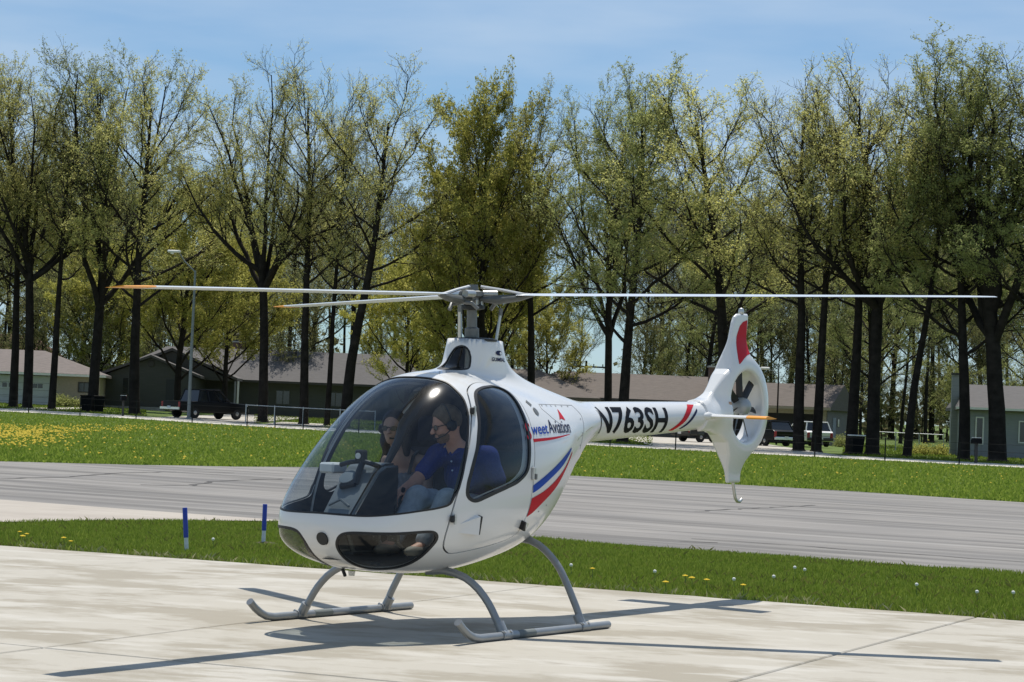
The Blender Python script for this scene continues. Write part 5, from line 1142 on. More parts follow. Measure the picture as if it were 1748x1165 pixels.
# dashboard shelf in the nose, dark
hwf = []; xs = np.linspace(1.585, 0.98, 14)
for x in xs:
    y = np.linspace(0, 0.7, 141); inside = FB(np.full(141, x), y, np.full(141, 0.755)) < -0.03; hwf.append(y[inside].max() if inside.any() else 0.01)
Vf = [(x, s*h_, z) for z in (0.757, 0.742) for x, h_ in zip(xs, hwf) for s in (1, -1)]; nf = len(xs); Ff = [(2*i, 2*i+1, 2*i+3, 2*i+2) for i in range(5)]+[(2*nf+2*i, 2*nf+2*i+2, 2*nf+2*i+3, 2*nf+2*i+1) for i in range(5)]
obj('glare_shelf', Vf, Ff, PANELB, heli)
MB().tube([(0.42, 0.0, 1.655), (0.52, 0, 1.555), (0.74, 0, 1.355), (0.80, 0.0, 1.24), (0.92, 0, 1.09)], [0.036, 0.042, 0.040, 0.03, 0.022], 10).build('centre_post', PANELB, heli, True)
MB().box((1.02, -0.36, 1.02), (1.18, -0.24, 1.09), bev=0.012).build('pale_box', mat('pale_plastic', (0.78, 0.78, 0.76), 0.5), heli)
for sy in (0.22, -0.22):                             # pedals seen through the chin windows
    for k in (-0.075, 0.075):
        pe = MB().tube([(1.05, sy+k, 0.52), (1.22, sy+k, 0.64)], 0.012, 8).build('pedal', STEEL, heli, True); MB().box((1.20, sy+k-0.045, 0.61), (1.225, sy+k+0.045, 0.69), bev=0.006).build('pedal_plate', GREYM, pe)
cyc = MB().tube([(0.80, 0.0, 0.52), (0.82, 0, 0.78), (0.86, 0.0, 0.90)], 0.014, 8).build('cyclic_stick', PANELB, heli, True)
for sgn, yy in ((1, 0.06), (-1, -0.06)): MB().tube([(0.83, 0.0, 0.82), (0.83, yy, 0.84), (0.85, yy*1.6, 0.94)], 0.014, 8).build('grip', PANELB, cyc, True)
# skids and legs
FX, RX, SKW = 0.70, -0.27, 0.84
legF = [(0.20, 0.398), (0.337, 0.412), (0.426, 0.400), (0.51, 0.376), (0.568, 0.345), (0.62, 0.308), (0.664, 0.266), (0.70, 0.226), (0.732, 0.182), (0.78, 0.105), (0.826, 0.045)]
legR = [(0.25, 0.600), (0.379, 0.590), (0.457, 0.560), (0.51, 0.527), (0.556, 0.490), (0.60, 0.448), (0.636, 0.405), (0.675, 0.345), (0.707, 0.290), (0.779, 0.155), (0.83, 0.045)]
for sgn in (1, -1):
    sk = MB().tube([(FX+0.545, sgn*SKW, 0.142), (FX+0.49, sgn*SKW, 0.098), (FX+0.43, sgn*SKW, 0.062), (FX+0.37, sgn*SKW, 0.038), (FX+0.29, sgn*SKW, 0.027), (FX-0.4, sgn*SKW, 0.0265), (RX-0.33, sgn*SKW, 0.0265)], 0.026, 16).build('skid', SKIDM, heli, True)
    MB().tube([(FX-0.34, sgn*SKW, 0.0268), (FX-0.14, sgn*SKW, 0.0268)], 0.0268, 16).build('grip_patch', mat('worn_grip', (0.14, 0.16, 0.16), 0.8), sk)
    for X0, lg in ((FX, legF), (RX, legR)):
        l = MB().tube([(X0, sgn*y, z) for y, z in lg], 0.0265, 12, flat=0.72, up=(1, 0, 0)).build('leg', SKIDM, heli, True)
        cl = MB().tube([(X0-0.05, sgn*SKW, 0.0275), (X0+0.05, sgn*SKW, 0.0275)], 0.032, 14); cl.tube([(X0, sgn*(SKW-0.052), 0.105), (X0, sgn*(SKW-0.012), 0.035)], 0.034, 12)
        c_ = cl.build('clamp', SKIDM, l, True); 
        for bx in (-0.045, 0.045): MB().lathe([(0.010, 0), (0.010, 0.012)], (X0+bx*0.8, sgn*(SKW+0.016), 0.05), (0, sgn, 1), 6).build('bolt', STEEL, c_)
MB().tube([(1.19, -0.12, 0.405), (1.16, -0.12, 0.36)], 0.012, 6).build('drain', DARKM, heli, True); MB().lathe([(0.02, 0), (0.024, 0.03)], (1.17, -0.06, 0.365), n=8).build('drain', STEEL, heli)
# mast, swashplate, hub
hub = to_local([-0.2898, 15.657, 2.2766]); HUBZ = hub[2]
rup = np.array([0.0476, -0.0176, 1.0]); rup /= np.linalg.norm(rup)
base = np.array([-0.02, 0, 1.955])
MB().lathe([(0.155, 0), (0.155, 0.012), (0.13, 0.018)], (-0.06, 0, 1.955), n=28).build('mast_plate', DARKM, heli)
MB().lathe([(0.05, 0), (0.05, 0.07), (0.036, 0.08), (0.034, 0.235)], tuple(base+[0, 0, 0.012]), tuple(rup), 20).build('mast', GREYM, heli, True)
sw = MB().lathe([(0.05, 0), (0.085, 0.008), (0.085, 0.03), (0.05, 0.04)], (-0.015, 0, 2.165), tuple(rup), 20).build('swashplate', DARKM, heli)
hubc = np.array([-0.01, 0, HUBZ-0.005])
HB = MB().lathe([(0.035, -0.10), (0.05, -0.085), (0.05, -0.02), (0.075, -0.01), (0.075, 0.02), (0.04, 0.03), (0.035, 0.07)], tuple(hubc), tuple(rup), 18).build('rotor_hub', GREYM, heli, True)
for k, (lx_, ly_) in enumerate(((0.205, 0.06), (-0.21, 0.12), (-0.05, -0.16))):
    MB().tube([(lx_*0.95, ly_*0.7, 1.965), (lx_*1.05, ly_*0.8, 2.14)], 0.011, 8).build('pitch_link', STEEL, heli, True); MB().tube([(lx_*1.05, ly_*0.8, 2.14), (lx_*1.07, ly_*0.82, 2.19)], 0.014, 8).build('rod_end', GREYM, heli, True)
CUFF = mat('cuff_grey', (0.10, 0.105, 0.098), 0.55, metal=0.2, noise=0.2, nscale=25)
MB().lathe([(0.030, 0.03), (0.034, 0.045), (0.034, 0.062), (0.022, 0.068)], tuple(hubc), tuple(rup), 14).build('hub_cap', DARKM, HB, True)
for w_ in np.arange(6)*1.047: MB().box((hubc[0]+0.062*math.cos(w_)-0.012, 0.062*math.sin(w_)-0.012, hubc[2]-0.075), (hubc[0]+0.062*math.cos(w_)+0.012, 0.062*math.sin(w_)+0.012, hubc[2]-0.035), bev=0.004).build('hub_lug', DARKM if int(w_*10) % 2 else STEEL, HB)
e1 = np.array([1.0, 0, 0]); rw = rup[0]*nose+rup[1]*left+rup[2]*np.array([0, 0, 1.0]); e1 = e1-rw*(e1@rw); e1 /= np.linalg.norm(e1); e2 = np.cross(rw, e1); THETA = 0.0383
AIR = [(0.0, 0.0), (0.04, 0.035), (0.15, 0.058), (0.3, 0.062), (0.6, 0.04), (1.0, 0.003), (0.6, -0.022), (0.3, -0.03), (0.12, -0.028), (0.03, -0.018)]
for k in range(3):
    a = THETA+k*2*math.pi/3; dw = math.cos(a)*e1-math.sin(a)*e2; tip = HO+np.array([0, 0, HUBZ])+3.6*(dw*math.cos(-0.008)+rw*math.sin(-0.008)); tl = to_local(tip)
    d = tl-hubc; R = np.linalg.norm(d); d /= R; ch = np.cross(rup, d); ch /= np.linalg.norm(ch); upv = np.cross(d, ch)
    st = [(0.30, 0.07, 0.5), (0.40, 0.10, 0.9), (0.52, 0.17, 1.0), (0.60, 0.18, 1.0), (2.0, 0.18, 0.9), (3.35, 0.18, 0.8), (3.42, 0.18, 0.8), (R, 0.15, 0.5)]
    V = []; sec = []
    pit = math.radians(4)
    for r, c, th in st:
        tw = pit*(1.2-0.6*r/R); cc = ch*math.cos(tw)+upv*math.sin(tw); uu = upv*math.cos(tw)-ch*math.sin(tw)
        sag = -0.0
        for (ax, az) in AIR: V.append(hubc+d*r + cc*(c*(0.27-ax)) + uu*(az*c*th*(1.9 if r < 0.5 else 1.0)))
    n = len(AIR); 
    def blade_mesh(i0, i1):
        F = [(i*n+q, i*n+(q+1) % n, (i+1)*n+(q+1) % n, (i+1)*n+q) for i in range(i0, i1) for q in range(n)]; return F
    m_ = MB().add(V, blade_mesh(0, 5)+[tuple(range(n))]); bl = m_.build('rotor_blade', BLADE, heli, True)
    m2 = MB().add(V[5*n:], blade_mesh(0, 2)+[tuple(range(2*n, 3*n))]); m2.build('blade_tip', ORANGE if k else BLADE, bl, True)
    # star arm from the mast top down to the blade root, cuff and damper
    p0 = hubc+d*0.055+rup*0.055; p1 = hubc+d*0.36+rup*0.0
    MB().tube([p0, hubc+d*0.2+rup*0.033, p1, hubc+d*0.43], [0.02, 0.018, 0.022, 0.016], 8, flat=0.6).build('star_arm', STEEL, bl, True)
    MB().tube([hubc+d*0.05-rup*0.03, hubc+d*0.18-rup*0.035, hubc+d*0.32-rup*0.02, hubc+d*0.42], [0.026, 0.046, 0.036, 0.018], 12, flat=0.7).build('blade_cuff', CUFF, bl, True)
    MB().tube([hubc+d*0.07+ch*0.05+rup*0.005, hubc+d*0.17+ch*0.05+rup*0.005], 0.026, 12).build('damper', STEEL, bl, True)
    MB().tube([hubc+d*0.16-rup*0.05, hubc+d*0.15+ch*0.09-rup*0.06, hubc+d*0.12+ch*0.12-rup*0.10], 0.014, 8).build('pitch_horn', GREYM, bl, True)

# tail: shrouded fan, fin, ventral fin - one implicit surface, polygonised
def surface_nets(f, o, h):
    nx_, ny_, nz_ = f.shape; s = f < 0; cs = np.zeros((nx_-1, ny_-1, nz_-1)); P_ = np.zeros((nx_-1, ny_-1, nz_-1, 3)); sl = lambda d: slice(d, d-1 if d-1 else None)
    corners = [(i, j, k) for i in (0, 1) for j in (0, 1) for k in (0, 1)]; sub = lambda A, c: A[c[0]:c[0]+nx_-1, c[1]:c[1]+ny_-1, c[2]:c[2]+nz_-1]
    for a in corners:
        for ax in range(3):
            if a[ax]: continue
            b = list(a); b[ax] = 1; fa, fb = sub(f, a), sub(f, b); m = (fa < 0) != (fb < 0); t = np.where(m, fa/np.where(m, fa-fb, 1), 0)
            for q in range(3): P_[..., q] += np.where(m, a[q]+(t if q == ax else 0), 0)
            cs += m
    act = cs > 0; ids = -np.ones(act.shape, int); ids[act] = np.arange(act.sum()); I = np.argwhere(act); V = (P_[act]/cs[act][:, None]+I)*h+o; F = []
    for ax in range(3):
        u, v = [(1, 2), (2, 0), (0, 1)][ax]; A = np.moveaxis(s, (ax, u, v), (0, 1, 2)); D = np.moveaxis(ids, (ax, u, v), (0, 1, 2))
        m = A[:-1, 1:-1, 1:-1] != A[1:, 1:-1, 1:-1]; w = np.argwhere(m); fl = A[:-1, 1:-1, 1:-1][m]
        q = np.stack([D[w[:, 0], w[:, 1], w[:, 2]], D[w[:, 0], w[:, 1]+1, w[:, 2]], D[w[:, 0], w[:, 1]+1, w[:, 2]+1], D[w[:, 0], w[:, 1], w[:, 2]+1]], -1)
        q[~fl] = q[~fl][:, ::-1]; F.append(q)
    F = np.concatenate(F); return V, F[(F >= 0).all(1)]
FC = np.array([-4.035, 1.600])                       # fan centre (x, z)
FINP = np.array([(-3.20, 1.604), (-3.297, 1.607), (-3.40, 1.638), (-3.50, 1.705), (-3.59, 1.785), (-3.672, 1.86), (-3.745, 1.905), (-3.79, 2.02), (-3.835, 2.17), (-3.875, 2.30), (-3.905, 2.352), (-3.95, 2.376), (-4.03, 2.384), (-4.145, 2.386), (-4.15, 2.33), (-4.128, 2.17), (-4.112, 2.06), (-4.13, 2.025), (-4.20, 1.995), (-4.29, 1.945), (-4.37, 1.875), (-4.435, 1.785), (-4.47, 1.68), (-4.477, 1.60), (-4.465, 1.49), (-4.43, 1.385), (-4.36, 1.30), (-4.27, 1.245), (-4.17, 1.195), (-4.115, 1.14), (-4.102, 1.085), (-4.108, 0.956), (-3.885, 0.954), (-3.86, 1.05), (-3.80, 1.19), (-3.73, 1.295), (-3.63, 1.355), (-3.50, 1.392), (-3.40, 1.402), (-3.2, 1.408)])
def tail_sdf(x, y, z, d2):
    r = np.hypot(x-FC[0], z-FC[1]); hole = 0.298-r
    th = 0.020+0.075*sm(0.60, 0.34, r)+0.05*sm(-3.62, -3.35, x)-0.004*np.clip(z-2.0, 0, 1)
    lip = np.maximum(0, 0.045-np.clip(r-0.298, 0, 0.045)); inner = 0.298+lip*0.0
    a = np.maximum(d2, hole)+0.024; b = np.abs(y)-(th-0.024)
    slab = np.minimum(np.maximum(a, b), 0)+np.hypot(np.maximum(a, 0), np.maximum(b, 0))-0.024
    t = (-x-1)/2.8; bz = P['bz0']+(P['bz1']-P['bz0'])*t; brr = P['br0']+(P['br1']-P['br0'])*t+P['bq']*t*(1-t)+0.001
    cone = np.maximum(np.sqrt(y*y+(z-bz)**2)-brr, -3.72-x); cone = np.maximum(cone, x+3.3)
    return smin(slab, cone, 0.09)
hv = 0.0115; gx_ = np.arange(-4.55, -3.24, hv); gy_ = np.arange(-0.155, 0.156, hv); gz_ = np.arange(0.92, 2.42, hv)
X2, Z2 = np.meshgrid(gx_, gz_, indexing='ij'); d2g = sdf2(FINP, np.stack([X2.ravel(), Z2.ravel()], -1)).reshape(X2.shape)
Fv = tail_sdf(X2[:, None, :], gy_[None, :, None], Z2[:, None, :], d2g[:, None, :]); Fv = np.where((X2 > -3.285)[:, None, :], np.abs(Fv)+0.01, Fv)
V, Q = surface_nets(Fv, np.array([gx_[0], gy_[0], gz_[0]]), hv)
tf = lambda x, y, z: tail_sdf(x, y, z, sdf2(FINP, np.stack([x, z], -1)))
for _ in range(2):
    k = V[:, 0] < -3.30; d = tf(V[:, 0], V[:, 1], V[:, 2]); V = V-np.where(k, np.clip(d, -0.01, 0.01)*0.9, 0)[:, None]*grad(tf, V, 3e-3)
T = np.concatenate([Q[:, [0, 1, 2]], Q[:, [0, 2, 3]]]); n_ = np.cross(V[T[:, 1]]-V[T[:, 0]], V[T[:, 2]]-V[T[:, 0]]); g = grad(tf, V[T].mean(1), 3e-3)
if ((n_*g).sum(1) < 0).mean() > 0.5: T = T[:, ::-1]
tail = skin('tail_fin', V, T, [WHITE], heli, 0, 0, f=tf)
redp = np.array([(-3.865, 1.945), (-3.87, 2.0), (-3.895, 2.08), (-3.94, 2.2), (-3.985, 2.275), (-4.04, 2.312), (-4.122, 2.333), (-4.108, 2.15), (-4.098, 2.045), (-4.03, 2.03), (-3.96, 1.998), (-3.90, 1.962)])
V2, T2 = clip(V, T, np.where(V[:, 1] < 0.004, 1.0, sdf2(redp, V[:, [0, 2]]))); skin('red_panel', V2, T2, [RED], tail, 0.0015, 0, f=tf)
MB().lathe([(0.022, 0), (0.026, 0.02), (0.02, 0.045), (0.0, 0.055)], (-4.04, 0, 2.378), n=12).build('strobe_light', STEEL, tail, True)
V2, T2 = clip(V, T, np.where(V[:, 1] < 0.02, 1.0, np.maximum(np.abs(V[:, 0]+3.705)-0.03, np.abs(V[:, 2]-1.62)-0.012))); skin('placard', V2, T2, [mat('faded_placard', (0.45, 0.28, 0.18), 0.6)], tail, 0.0015, 0, f=tf)
# fan
fan = MB().lathe([(0.0, 0.135), (0.04, 0.13), (0.065, 0.11), (0.075, 0.07), (0.075, -0.05), (0.05, -0.08), (0.0, -0.085)], (FC[0], -0.02, FC[1]), (0, 1, 0), 24).build('fan_hub', mat('fan_grey', (0.34, 0.36, 0.37), 0.4, metal=0.4), tail, True)
for k in range(7):
    a = 0.55+k*2*math.pi/7; rd = np.array([math.cos(a), 0, math.sin(a)]); tg = np.array([-math.sin(a), 0, math.cos(a)]); up = np.array([0, 1.0, 0]); V_ = []
    for r, c, tw in ((0.065, 0.026, 0.9), (0.12, 0.030, 0.75), (0.20, 0.031, 0.6), (0.288, 0.032, 0.5)):
        cc = tg*math.cos(tw)+up*math.sin(tw); uu = up*math.cos(tw)-tg*math.sin(tw); ctr = np.array([FC[0], 0.02, FC[1]])+rd*r
        V_ += [ctr+cc*c, ctr+uu*0.005, ctr-cc*c, ctr-uu*0.004]
    MB().add(V_, [(i*4+q, i*4+(q+1) % 4, i*4+4+(q+1) % 4, i*4+4+q) for i in range(3) for q in range(4)]+[(12, 13, 14, 15)]).build('fan_blade', PANELB, fan)
for a in (1.2, 3.3, 5.4):
    MB().tube([(FC[0]+0.06*math.cos(a), -0.05, FC[1]+0.06*math.sin(a)), (FC[0]+0.30*math.cos(a), -0.05, FC[1]+0.30*math.sin(a))], 0.014, 8, flat=0.5).build('stator_strut', WHITE, fan, True)
# stabilizers
for sgn in (1, -1):
    V_ = []; rows_ = [(0.05, 0.26, 0), (0.46, 0.24, 0), (0.625, 0.23, 0), (0.64, 0.20, 0)]
    for y, c, _ in rows_:
        for ax, az in AIR: V_.append((-3.30-ax*c, sgn*y, 1.503+az*c*1.3))
    n = len(AIR); stb = MB().add(V_[:2*n], [(q, (q+1) % n, n+(q+1) % n, n+q) for q in range(n)]).build('stabilizer', WHITE, heli, True)
    MB().add(V_[n:], [(i*n+q, i*n+(q+1) % n, (i+1)*n+(q+1) % n, (i+1)*n+q) for i in range(2) for q in range(n)]+[tuple(range(2*n, 3*n))]).build('orange_tip', ORANGE, stb, True)
    MB().tube([(-3.22, sgn*0.10, 1.505), (-3.29, sgn*0.115, 1.507), (-3.42, sgn*0.11, 1.507)], [0.012, 0.034, 0.02], 10).build('root_fairing', WHITE, stb, True)
MB().tube([(-4.0, 0, 0.96), (-4.035, 0, 0.87), (-4.055, 0, 0.825), (-4.09, 0, 0.80), (-4.135, 0, 0.797), (-4.165, 0, 0.815)], 0.013, 10).build('tail_skid', STEEL, heli, True)
MB().box((-3.40, -0.04, 1.345), (-3.28, 0.04, 1.405), bev=0.01).build('boom_antenna', DARKM, heli); 
MB().tube([(0.55, 0.12, 1.69), (0.52, 0.12, 1.72)], 0.006, 6).build('roof_screw', STEEL, heli)

# ------------------------------------------------------------------ the two people on board
SKIN = mat('skin', (0.60, 0.31, 0.22), 0.55, noise=0.08, nscale=30); SKIN2 = mat('fair_skin', (0.50, 0.30, 0.22), 0.55, noise=0.08, nscale=30)
POLO = mat('royal_blue_polo', (0.009, 0.028, 0.21), 0.85, noise=0.15, nscale=60, bump=0.3); JEANS = mat('light_blue_denim', (0.34, 0.385, 0.44), 0.9, noise=0.2, nscale=18, bump=0.3)
TANK = mat('grey_tank_top', (0.22, 0.23, 0.26), 0.9, noise=0.12, nscale=40); HAIR = mat('brown_hair', (0.11, 0.075, 0.048), 0.7, noise=0.3, nscale=60); HAIR2 = mat('dark_hair', (0.018, 0.012, 0.010), 0.6, noise=0.3, nscale=60)
LENS = mat('sunglass_lens', (0.006, 0.006, 0.008), 0.12, spec=0.7); HSET = mat('headset_black', (0.012, 0.012, 0.014), 0.45); SHOE = mat('tan_shoe', (0.22, 0.20, 0.17), 0.7); BUTTON = mat('pale_button', (0.45, 0.55, 0.75), 0.4)
class SDF:
    def __init__(s, lo, hi, h):
        s.o = np.array(lo, float); s.h = h; s.n = np.ceil((np.array(hi)-s.o)/h).astype(int)+1; s.f = np.full(tuple(s.n), 0.5, dtype=np.float32)
        s.ax = [s.o[i]+h*np.arange(s.n[i]) for i in range(3)]
    def sub(s, lo, hi):
        i0 = np.maximum(np.floor((np.array(lo)-s.o)/s.h).astype(int), 0); i1 = np.minimum(np.ceil((np.array(hi)-s.o)/s.h).astype(int)+1, s.n)
        sl = tuple(slice(a, b) for a, b in zip(i0, i1)); return sl, (s.ax[0][sl[0]][:, None, None], s.ax[1][sl[1]][None, :, None], s.ax[2][sl[2]][None, None, :])
    def cap(s, a, b, ra, rb, k=0.02):
        a, b = np.array(a, float), np.array(b, float); m = max(ra, rb)+0.06; sl, (x, y, z) = s.sub(np.minimum(a, b)-m, np.maximum(a, b)+m); e = b-a
        t = np.clip(((x-a[0])*e[0]+(y-a[1])*e[1]+(z-a[2])*e[2])/max(e@e, 1e-9), 0, 1); d = np.sqrt((x-a[0]-t*e[0])**2+(y-a[1]-t*e[1])**2+(z-a[2]-t*e[2])**2)-(ra+(rb-ra)*t)
        s.f[sl] = smin(s.f[sl], d, k); return s
    def chain(s, pts, rs, k=0.02):
        for i in range(len(pts)-1): s.cap(pts[i], pts[i+1], rs[i], rs[i+1], k)
        return s
    def ell(s, c, r, fr=None, k=0.02):
        c = np.array(c, float); r = np.array(r, float); m = r.max()+0.05; sl, (x, y, z) = s.sub(c-m, c+m); d = [x-c[0], y-c[1], z-c[2]]
        if fr is None: q = [d[i]/r[i] for i in range(3)]
        else: q = [(d[0]*fr[i][0]+d[1]*fr[i][1]+d[2]*fr[i][2])/r[i] for i in range(3)]
        v = np.sqrt(q[0]**2+q[1]**2+q[2]**2); s.f[sl] = smin(s.f[sl], (v-1)*r.min(), k); return s
    def cut(s, p, n):                               # remove the half space on the side n points to
        x, y, z = s.ax[0][:, None, None], s.ax[1][None, :, None], s.ax[2][None, None, :]; s.f = np.maximum(s.f, (x-p[0])*n[0]+(y-p[1])*n[1]+(z-p[2])*n[2]); return s
    def folds(s, amp, fr, seed=0.0):                # cloth creases
        x, y, z = s.ax[0][:, None, None], s.ax[1][None, :, None], s.ax[2][None, None, :]
        s.f = s.f+amp*np.sin(fr*(z*1.0+0.6*x+0.35*np.sin(9*y+seed))+2.0*np.sin(7*x+seed))*(0.5+0.5*np.sin(13*y+9*z+seed)); return s
    def mesh(s, name, m, parent, off):
        V, Q = surface_nets(s.f.astype(float), s.o, s.h); V = V-off
        o = obj(name, V, Q, m, parent, True); return o
def hand(s, wrist, d, up, r=1.0, side=1):
    d = np.array(d, float); d /= np.linalg.norm(d); up = np.array(up, float); up -= d*(up@d); up /= np.linalg.norm(up); l = np.cross(up, d)*side; w = np.array(wrist, float)
    palm = w+d*0.05; s.ell(palm, (0.05*r, 0.042*r, 0.018*r), (d, l, up), 0.012)
    for i, (o_, L_) in enumerate(((0.030, 0.062), (0.011, 0.074), (-0.009, 0.070), (-0.028, 0.054))):
        a = w+d*0.085*r+l*o_*r; b = a+d*L_*0.55*r-up*0.012*r; c = b+d*L_*0.25*r-up*0.030*r; e = c-d*L_*0.12*r-up*0.022*r; s.chain([a, b, c, e], [0.0092*r, 0.0086*r, 0.008*r, 0.007*r], 0.004)
    a = w+d*0.025*r+l*0.036*r; b = a+d*0.035*r+l*0.022*r-up*0.012*r; c = b+d*0.03*r-up*0.018*r-l*0.006*r; s.chain([a, b, c], [0.012*r, 0.0105*r, 0.009*r], 0.006)
def frame(yaw, pitch, roll=0.0):
    f = np.array([math.cos(pitch)*math.cos(yaw), math.cos(pitch)*math.sin(yaw), math.sin(pitch)]); l = np.cross([0, 0, 1.0], f); l /= np.linalg.norm(l); u = np.cross(f, l); return f, l, u
def head_prims(s, c, fr, sc):
    f, l, u = fr; k = 0.018*sc; E = lambda o, r, k_=k: s.ell(c+f*o[0]*sc+l*o[1]*sc+u*o[2]*sc, np.array(r)*sc, fr, k_)
    E((-0.008, 0, 0.028), (0.098, 0.078, 0.098)); E((0.022, 0, -0.045), (0.072, 0.058, 0.066)); E((0.062, 0, -0.088), (0.028, 0.03, 0.024))
    E((0.078, 0, 0.022), (0.018, 0.052, 0.014), 0.012); E((0.07, 0.034, -0.022), (0.022, 0.022, 0.018), 0.014); E((0.07, -0.034, -0.022), (0.022, 0.022, 0.018), 0.014)
    P_ = lambda o: c+f*o[0]*sc+l*o[1]*sc+u*o[2]*sc
    s.cap(P_((0.092, 0, 0.012)), P_((0.116, 0, -0.024)), 0.009*sc, 0.014*sc, 0.01); E((0.104, 0.013, -0.028), (0.009, 0.009, 0.008), 0.006); E((0.104, -0.013, -0.028), (0.009, 0.009, 0.008), 0.006)
    E((0.088, 0, -0.054), (0.014, 0.027, 0.0065), 0.005); E((0.086, 0, -0.066), (0.013, 0.024, 0.007), 0.005)
    for q in (-1, 1): E((-0.005, q*0.08, -0.008), (0.02, 0.011, 0.032), 0.006)
def eyewear(name, c, fr, sc, parent, off):
    f, l, u = fr; mb = MB(); pt = lambda a, b, d: c+f*a*sc+l*b*sc+u*d*sc-off
    for q in (-1, 1):
        ring = [pt(0.103-0.35*abs(q*0.034+0.024*math.cos(t))**1.25, q*0.034+0.026*math.cos(t), 0.006+0.019*math.sin(t)-0.003*abs(math.cos(t))) for t in np.linspace(0, 2*math.pi, 15)[:-1]]
        n = len(ring); b2 = [p-f*0.004 for p in ring]; mb.add(ring+b2, [tuple(range(n)), tuple(range(2*n-1, n-1, -1))]+[(i, n+i, n+(i+1) % n, (i+1) % n) for i in range(n)])
        mb.tube([pt(0.085, q*0.060, 0.012), pt(0.05, q*0.079, 0.012), pt(-0.01, q*0.083, 0.012)], 0.0035*sc, 6)
    mb.tube([pt(0.106, -0.012, 0.012), pt(0.109, 0, 0.014), pt(0.106, 0.012, 0.012)], 0.0035*sc, 6); return mb.build(name, LENS, parent)
def headset(c, fr, sc, parent, off, micside=1):
    f, l, u = fr; pt = lambda a, b, d: c+f*a*sc+l*b*sc+u*d*sc-off; mb = MB()
    mb.tube([pt(-0.008, 0.093*math.cos(t), 0.02+0.122*math.sin(t)) for t in np.linspace(0.0, math.pi, 15)], 0.011*sc, 8, flat=0.6); hs = mb.build('headset', HSET, parent, True)
    for q in (-1, 1): MB().lathe([(0.02*sc, -0.002), (0.036*sc, 0.004), (0.038*sc, 0.02), (0.028*sc, 0.036), (0.012*sc, 0.04)], tuple(pt(-0.004, q*0.078, -0.004)), tuple(l*q), 16).build('ear_cup', HSET, hs, True)
    MB().tube([pt(0.0, micside*0.105, -0.02), pt(0.06, micside*0.088, -0.055), pt(0.105, micside*0.04, -0.068), pt(0.114, micside*0.012, -0.066)], [0.004*sc, 0.004*sc, 0.004*sc, 0.009*sc], 7).build('microphone', HSET, hs, True)
def arm(s, sh, el, wr, r, k=0.025): s.chain([sh, el, wr], [r, r*0.76, r*0.56], k)
def pl(world_local): return Matrix.Translation(Vector(HO)) @ Matrix.Rotation(math.pi+PSI, 4, 'Z') @ Vector(world_local)
